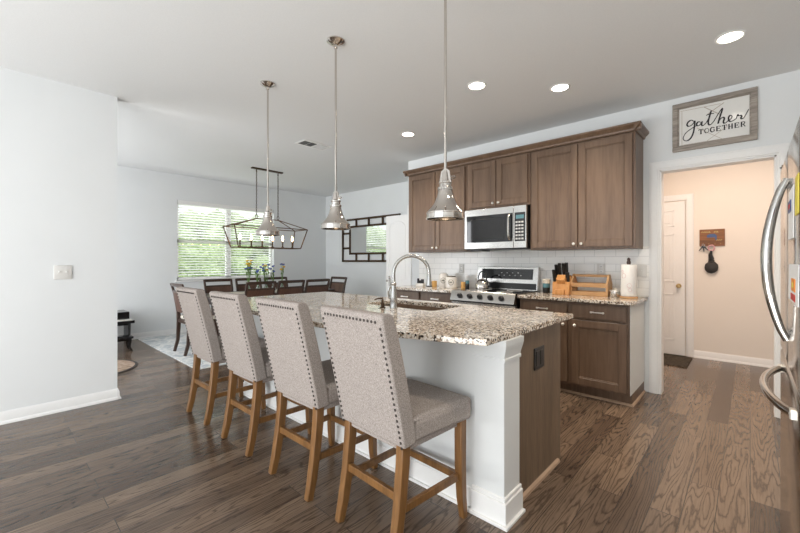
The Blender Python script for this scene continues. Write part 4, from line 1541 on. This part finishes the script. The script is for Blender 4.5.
# ------------------------------------------------------------------ wall plates
def plate(name, label, cat, loc, rz, w=0.075, h=0.118, kind='outlet'):
    t = thing(name, label, cat, loc, rz)
    MB().box(-w / 2, w / 2, -0.010, 0, -h / 2, h / 2, 0.003, 2).build('cover_plate', 'wallplate', t)
    if kind == 'outlet':
        for s in (-1, 1):
            MB().box(-0.017, 0.017, -0.012, -0.005, s * 0.026 - 0.018, s * 0.026 + 0.018, 0.004, 2).build('socket', 'plate', t)
            mb = MB()
            for q in (-1, 1):
                mb.box(q * 0.006 - 0.002, q * 0.006 + 0.002, -0.0128, -0.011, s * 0.026 - 0.004, s * 0.026 + 0.006)
            mb.build('slot', 'slot', t)
    else:
        n_ = 2 if w > 0.1 else 1
        for i in range(n_):
            cx = (i - (n_ - 1) / 2) * 0.046
            MB().box(cx - 0.005, cx + 0.005, -0.018, -0.005, -0.003, 0.012, 0.002, 1).build('toggle', 'plate', t)
    return t


TF = YK - 0.012
plate('wall_outlet', 'white outlet on the tiles left of the stove', 'outlet', (-2.84, TF, 1.16), 0)
plate('wall_outlet', 'white outlet on the tiles above the pine caddy', 'outlet', (-1.135, TF, 1.175), 0)
plate('light_switch', 'white switch plate at the right end of the tiles, beside the paper towels', 'switch', (-0.775, TF, 1.165), 0, 0.085, 0.118, 'switch')
plate('light_switch', 'white double switch plate on the bare left wall', 'switch', (XS, 0.44, 1.165), R(90), 0.115, 0.118, 'switch')

# ------------------------------------------------------------------ framed sign
sg = thing('framed_sign', 'white board lettered gather together in a weathered grey frame above the doorway', 'sign', (-0.53, YK, 2.262))
SWD, SHT = 0.575, 0.434
mb = MB()
for (x0, x1, z0, z1) in ((0, SWD, 0, 0.042), (0, SWD, SHT - 0.042, SHT), (0, 0.042, 0.042, SHT - 0.042), (SWD - 0.042, SWD, 0.042, SHT - 0.042)):
    mb.box(x0, x1, -0.034, 0, z0, z1, 0.004, 1)
for (x0, x1, z0, z1) in ((0.03, SWD - 0.03, 0.03, 0.05), (0.03, SWD - 0.03, SHT - 0.05, SHT - 0.03), (0.03, 0.05, 0.05, SHT - 0.05), (SWD - 0.05, SWD - 0.03, 0.05, SHT - 0.05)):
    mb.box(x0, x1, -0.026, 0, z0, z1, 0.003, 1)
mb.build('frame', 'greywood', sg)
bd = MB().box(0.04, SWD - 0.04, -0.014, -0.002, 0.04, SHT - 0.04).build('board', 'signboard', sg)


def ribbon(mb, pts, wd, y0=-0.0165, y1=-0.0135):
    """flat stroke on the board: thick down-strokes, thin up-strokes."""
    pts = [Vector((p[0], p[1])) for p in pts]
    L, Rr = [], []
    for i, p in enumerate(pts):
        t = (pts[min(i + 1, len(pts) - 1)] - pts[max(i - 1, 0)])
        t = t.normalized() if t.length else Vector((1, 0))
        n_ = Vector((-t.y, t.x))
        wdt = wd * (1.35 if t.y < -0.35 else 0.75)
        L.append(p + n_ * wdt / 2)
        Rr.append(p - n_ * wdt / 2)
    F = [(mb.bm.verts.new((a.x, y0, a.y)), mb.bm.verts.new((b.x, y0, b.y)), mb.bm.verts.new((b.x, y1, b.y)), mb.bm.verts.new((a.x, y1, a.y))) for a, b in zip(L, Rr)]
    fs = []
    for a, b in zip(F, F[1:]):
        for k_ in range(4):
            fs.append(mb.bm.faces.new((a[k_], a[(k_ + 1) % 4], b[(k_ + 1) % 4], b[k_])))
    fs.append(mb.bm.faces.new(F[0]))
    fs.append(mb.bm.faces.new(F[-1][::-1]))
    bmesh.ops.recalc_face_normals(mb.bm, faces=fs)


GATHER = [
    [(0.158, 0.251), (0.138, 0.267), (0.117, 0.256), (0.107, 0.234), (0.117, 0.217), (0.138, 0.22), (0.156, 0.241), (0.163, 0.254), (0.161, 0.211), (0.153, 0.153), (0.136, 0.109), (0.108, 0.088), (0.084, 0.1), (0.081, 0.126), (0.1, 0.162), (0.138, 0.19), (0.177, 0.21)],
    [(0.204, 0.232), (0.189, 0.24), (0.176, 0.224), (0.181, 0.207), (0.198, 0.209), (0.214, 0.237), (0.211, 0.209), (0.222, 0.199), (0.244, 0.219)],
    [(0.244, 0.219), (0.265, 0.266), (0.279, 0.317), (0.269, 0.282), (0.257, 0.221), (0.263, 0.196), (0.277, 0.197), (0.297, 0.222)],
    [(0.242, 0.283), (0.267, 0.289), (0.297, 0.287)],
    [(0.297, 0.222), (0.321, 0.268), (0.343, 0.306), (0.352, 0.314), (0.347, 0.287), (0.333, 0.235), (0.324, 0.19), (0.333, 0.218), (0.351, 0.237), (0.365, 0.228), (0.359, 0.196), (0.369, 0.183), (0.391, 0.201)],
    [(0.391, 0.201), (0.408, 0.212), (0.415, 0.23), (0.404, 0.243), (0.393, 0.226), (0.397, 0.196), (0.416, 0.19), (0.443, 0.206)],
    [(0.443, 0.206), (0.45, 0.236), (0.456, 0.225), (0.471, 0.224), (0.476, 0.213), (0.471, 0.201), (0.485, 0.195), (0.501, 0.221), (0.52, 0.264)]]
mb = MB()
for s_ in GATHER:
    ribbon(mb, spline([(p[0], p[1], 0) for p in s_], 5), 0.0088)
mb.build('script_word', 'ink', bd)
# block capitals with serifs: strokes on a 1 x 1 cell
GL = {'T': [[(0.5, 1), (0.5, 0)], [(0.05, 1), (0.95, 1)], [(0.3, 0), (0.7, 0)], [(0.06, 1), (0.06, 0.8)], [(0.94, 1), (0.94, 0.8)]],
      'O': [[(0.5 + 0.43 * math.cos(2 * PI * i / 14), 0.5 + 0.5 * math.sin(2 * PI * i / 14)) for i in range(15)]],
      'G': [[(0.5 + 0.43 * math.cos(R(45 + 280 * i / 12)), 0.5 + 0.5 * math.sin(R(45 + 280 * i / 12))) for i in range(13)], [(0.85, 0.42), (0.85, 0.1)], [(0.6, 0.42), (1.0, 0.42)], [(0.82, 0.95), (0.82, 0.72)]],
      'E': [[(0.2, 1), (0.2, 0)], [(0.05, 1), (0.85, 1)], [(0.05, 0), (0.9, 0)], [(0.2, 0.52), (0.65, 0.52)], [(0.85, 1), (0.85, 0.8)], [(0.9, 0), (0.9, 0.22)], [(0.65, 0.62), (0.65, 0.42)]],
      'H': [[(0.2, 1), (0.2, 0)], [(0.8, 1), (0.8, 0)], [(0.2, 0.5), (0.8, 0.5)], [(0.05, 1), (0.35, 1)], [(0.05, 0), (0.35, 0)], [(0.65, 1), (0.95, 1)], [(0.65, 0), (0.95, 0)]],
      'R': [[(0.2, 1), (0.2, 0)], [(0.05, 1), (0.55, 1), (0.78, 0.9), (0.82, 0.75), (0.72, 0.58), (0.5, 0.5), (0.2, 0.5)], [(0.5, 0.5), (0.85, 0), (1.0, 0)], [(0.05, 0), (0.38, 0)]]}
mb = MB()
xx = 0.190
for chx in 'TOGETHER':
    for s_ in GL[chx]:
        pts = [(xx + p[0] * 0.033, 0.128 + p[1] * 0.040) for p in s_]
        ver = abs(pts[0][0] - pts[-1][0]) < 0.003 and abs(pts[0][1] - pts[-1][1]) > 0.02
        ribbon(mb, pts, 0.0068 if ver else 0.0048)
    xx += 0.0398
mb.build('capital_word', 'ink', bd)
mb = MB()
for s_ in ([(0.249, 0.058), (0.385, 0.155)], [(0.357, 0.048), (0.176, 0.190)], [(0.228, 0.361), (0.345, 0.26)], [(0.363, 0.363), (0.25, 0.29)], [(0.06, 0.366), (0.34, 0.360)], [(0.070, 0.06), (0.070, 0.36)], [(0.06, 0.056), (0.51, 0.052)]):
    ribbon(mb, s_, 0.004, -0.0152, -0.0135)
mb.build('faded_line', 'arrow', bd)

# ------------------------------------------------------------------ hall things
kr = thing('key_rack', 'small wooden key rack board with a blue painted shape on the hall wall', 'key rack', (-0.36, YH, 1.45))
MB().box(-0.125, 0.125, -0.018, 0, 0, 0.215, 0.003, 1).build('board', 'brown_bd', kr)
mb = MB()
mb.prism([(-0.05, 0.11), (0.03, 0.11), (0.03, 0.075), (0.048, 0.075), (0.048, 0.135), (0.025, 0.155), (-0.02, 0.155), (-0.05, 0.14)], 'y', -0.021, -0.016)
mb.build('painted_shape', 'blue', kr)
mb = MB()
for (x, z, n_, st_) in ((-0.105, 0.18, 9, 0.011), (0.02, 0.18, 5, 0.010), (0.045, 0.075, 6, 0.010)):
    pts = [(x + i * st_, z + (0.008 if i % 2 else -0.008)) for i in range(n_)]
    ribbon(mb, pts, 0.006, -0.021, -0.017)
mb.build('script_line', 'script', kr)
for x in (-0.085, -0.03, 0.03, 0.085):
    MB().tube([(x, -0.016, 0.03), (x, -0.035, 0.022), (x, -0.038, 0.034)], 0.003, 6).build('hook', 'brass', kr)
ky = thing('key_bunch', 'bunch of dark keys hanging from the left hooks of the key rack', 'keys', (-0.445, YH - 0.036, 1.395))
MB().tube([(0.014 * math.cos(a), 0, 0.07 + 0.014 * math.sin(a)) for a in [2 * PI * i / 12 for i in range(13)]], 0.002, 5).build('ring', 'steel', ky)
for a in (-35, 5, 40):
    mb = MB()
    d = Vector((math.sin(R(a)), 0, -math.cos(R(a))))
    p = Vector((0, 0.002 * a / 35, 0.058))
    mb.bar([p, p + d * 0.03, p + d * 0.075], [(0.02, 0.003), (0.018, 0.003), (0.007, 0.003)], (0, 1, 0))
    mb.build('key', 'black' if a else 'steel', ky)
lk = thing('key_lanyard', 'pink ring with a black pouch hanging from the key rack', 'lanyard', (-0.365, YH - 0.03, 1.09))
MB().tube([(0.03 * math.cos(a), 0, 0.335 + 0.035 * math.sin(a)) for a in [2 * PI * i / 14 for i in range(15)]], 0.009, 8).build('pink_ring', 'pink', lk)
MB().tube([(0, 0, 0.30), (-0.01, 0, 0.25), (0.0, 0, 0.19)], [0.012, 0.022, 0.03], 8).build('strap', 'black', lk)
mb = MB()
mb.ball((0, 0, 0.09), 0.072, 2, (1.0, 0.36, 1.1))
mb.ball((0, 0, 0.165), 0.034, 2, (1.0, 0.6, 1.0))
mb.build('pouch', 'felt', lk)
mm_ = thing('door_mat', 'dark doormat on the hall floor in front of the white door', 'mat', (-0.93, 5.87, 0))
MB().box(-0.38, 0.38, -0.30, 0.30, 0, 0.014, 0.004, 1).build('coir_pile', 'mat', mm_)
lt = thing('door_catch', 'small dark catch high on the white casing beside the fridge', 'catch', (0.195, YK - 0.022, 2.0))
MB().box(-0.012, 0.012, -0.02, 0, -0.022, 0.022, 0.003, 1).build('plate', 'bronze', lt)
MB().tube([(0, -0.015, 0), (-0.022, -0.02, 0.0)], 0.005, 6).build('hook', 'black', lt)

# ------------------------------------------------------------------ fridge
FX, FY0, FY1, FS = 0.098, 1.475, 2.385, 1.93
fr = thing('refrigerator', 'tall stainless french-door fridge at the right edge, papers on its doors', 'refrigerator', (0.5, 1.93, 0))
fx = FX - 0.5
MB().box(fx + 0.075, 0.45, FY0 - 1.93, FY1 - 1.93, 0.02, 1.64).build('cabinet', 'grille', fr, bev=0.004)
for (a, b, nm) in ((FY0, FS - 0.003, 'near'), (FS + 0.003, FY1, 'far')):
    dr = MB().box(fx, fx + 0.075, a - 1.93, b - 1.93, 0.885, 1.66, 0.010, 3).build('door', 'fridge', fr)
    hy = (FS - 0.05 if nm == 'near' else FS + 0.05) - 1.93
    pts = []
    for i in range(17):
        t_ = i / 16
        z = 0.985 + 0.56 * t_
        pts.append((fx - 0.052 * math.sin(PI * t_) ** 0.75 - 0.004, hy, z))
    MB().tube(pts, [0.011 + 0.004 * math.sin(PI * i / 16) for i in range(17)], 12).build('handle', 'fridge', dr)
fz = MB().box(fx, fx + 0.075, FY0 - 1.93, FY1 - 1.93, 0.06, 0.875, 0.010, 3).build('freezer_drawer', 'fridge', fr)
pts = []
for i in range(17):
    t_ = i / 16
    pts.append((fx - 0.058 * math.sin(PI * t_) ** 0.75 - 0.004, 1.60 + 0.65 * t_ - 1.93, 0.812))
MB().tube(pts, 0.013, 12).build('freezer_handle', 'fridge', fz)
for y in (1.60, 2.25):
    MB().box(fx - 0.014, fx + 0.002, y - 0.016 - 1.93, y + 0.016 - 1.93, 0.797, 0.827, 0.003, 1).build('handle_bracket', 'knob', fz)
MB().box(fx + 0.02, 0.4, FY0 + 0.02 - 1.93, FY1 - 0.02 - 1.93, 0.0, 0.06).build('toe_grille', 'black', fr)


def note(name, label, y0, y1, z0, z1, mat='paper'):
    t = thing(name, label, 'note', (FX, (y0 + y1) / 2, z0), 0, 'papers on the fridge')
    w2 = (y1 - y0) / 2
    mb = MB()
    mb.prism([(-0.0035, 0), (-0.0015, 0), (-0.0008, z1 - z0), (-0.0024, z1 - z0)], 'y', -w2, w2)
    mb.build('sheet', mat, t)
    return t, w2, z1 - z0


t, w2, h_ = note('drawn_note', 'white sheet with an orange and red drawing on the fridge door, lowest of the papers', 1.48, 1.84, 1.135, 1.25)
MB().box(-0.0052, -0.002, -0.09, 0.03, 0.034, 0.072, 0.001, 1).build('orange_shape', 'orange', t)
MB().box(-0.0052, -0.002, -0.09, 0.05, 0.006, 0.026, 0.001, 1).build('red_shape', 'red', t)
MB().box(-0.0056, -0.002, -0.05, 0.0, 0.045, 0.062, 0.001, 1).build('yellow_shape', 'yellow', t)
t, w2, h_ = note('printed_note', 'long white printed sheet with a dark picture beside the fridge handle', 1.64, 1.84, 1.33, 1.49)
MB().box(-0.0052, -0.002, -0.02, 0.08, 0.088, 0.125, 0.001, 1).build('dark_picture', 'blue', t)
MB().box(-0.0056, -0.002, 0.0, 0.06, 0.098, 0.115, 0.001, 1).build('red_spot', 'red', t)
note('yellow_note', 'yellow paper note on the fridge door, right at the picture edge', 1.49, 1.585, 1.39, 1.50, 'yellow')
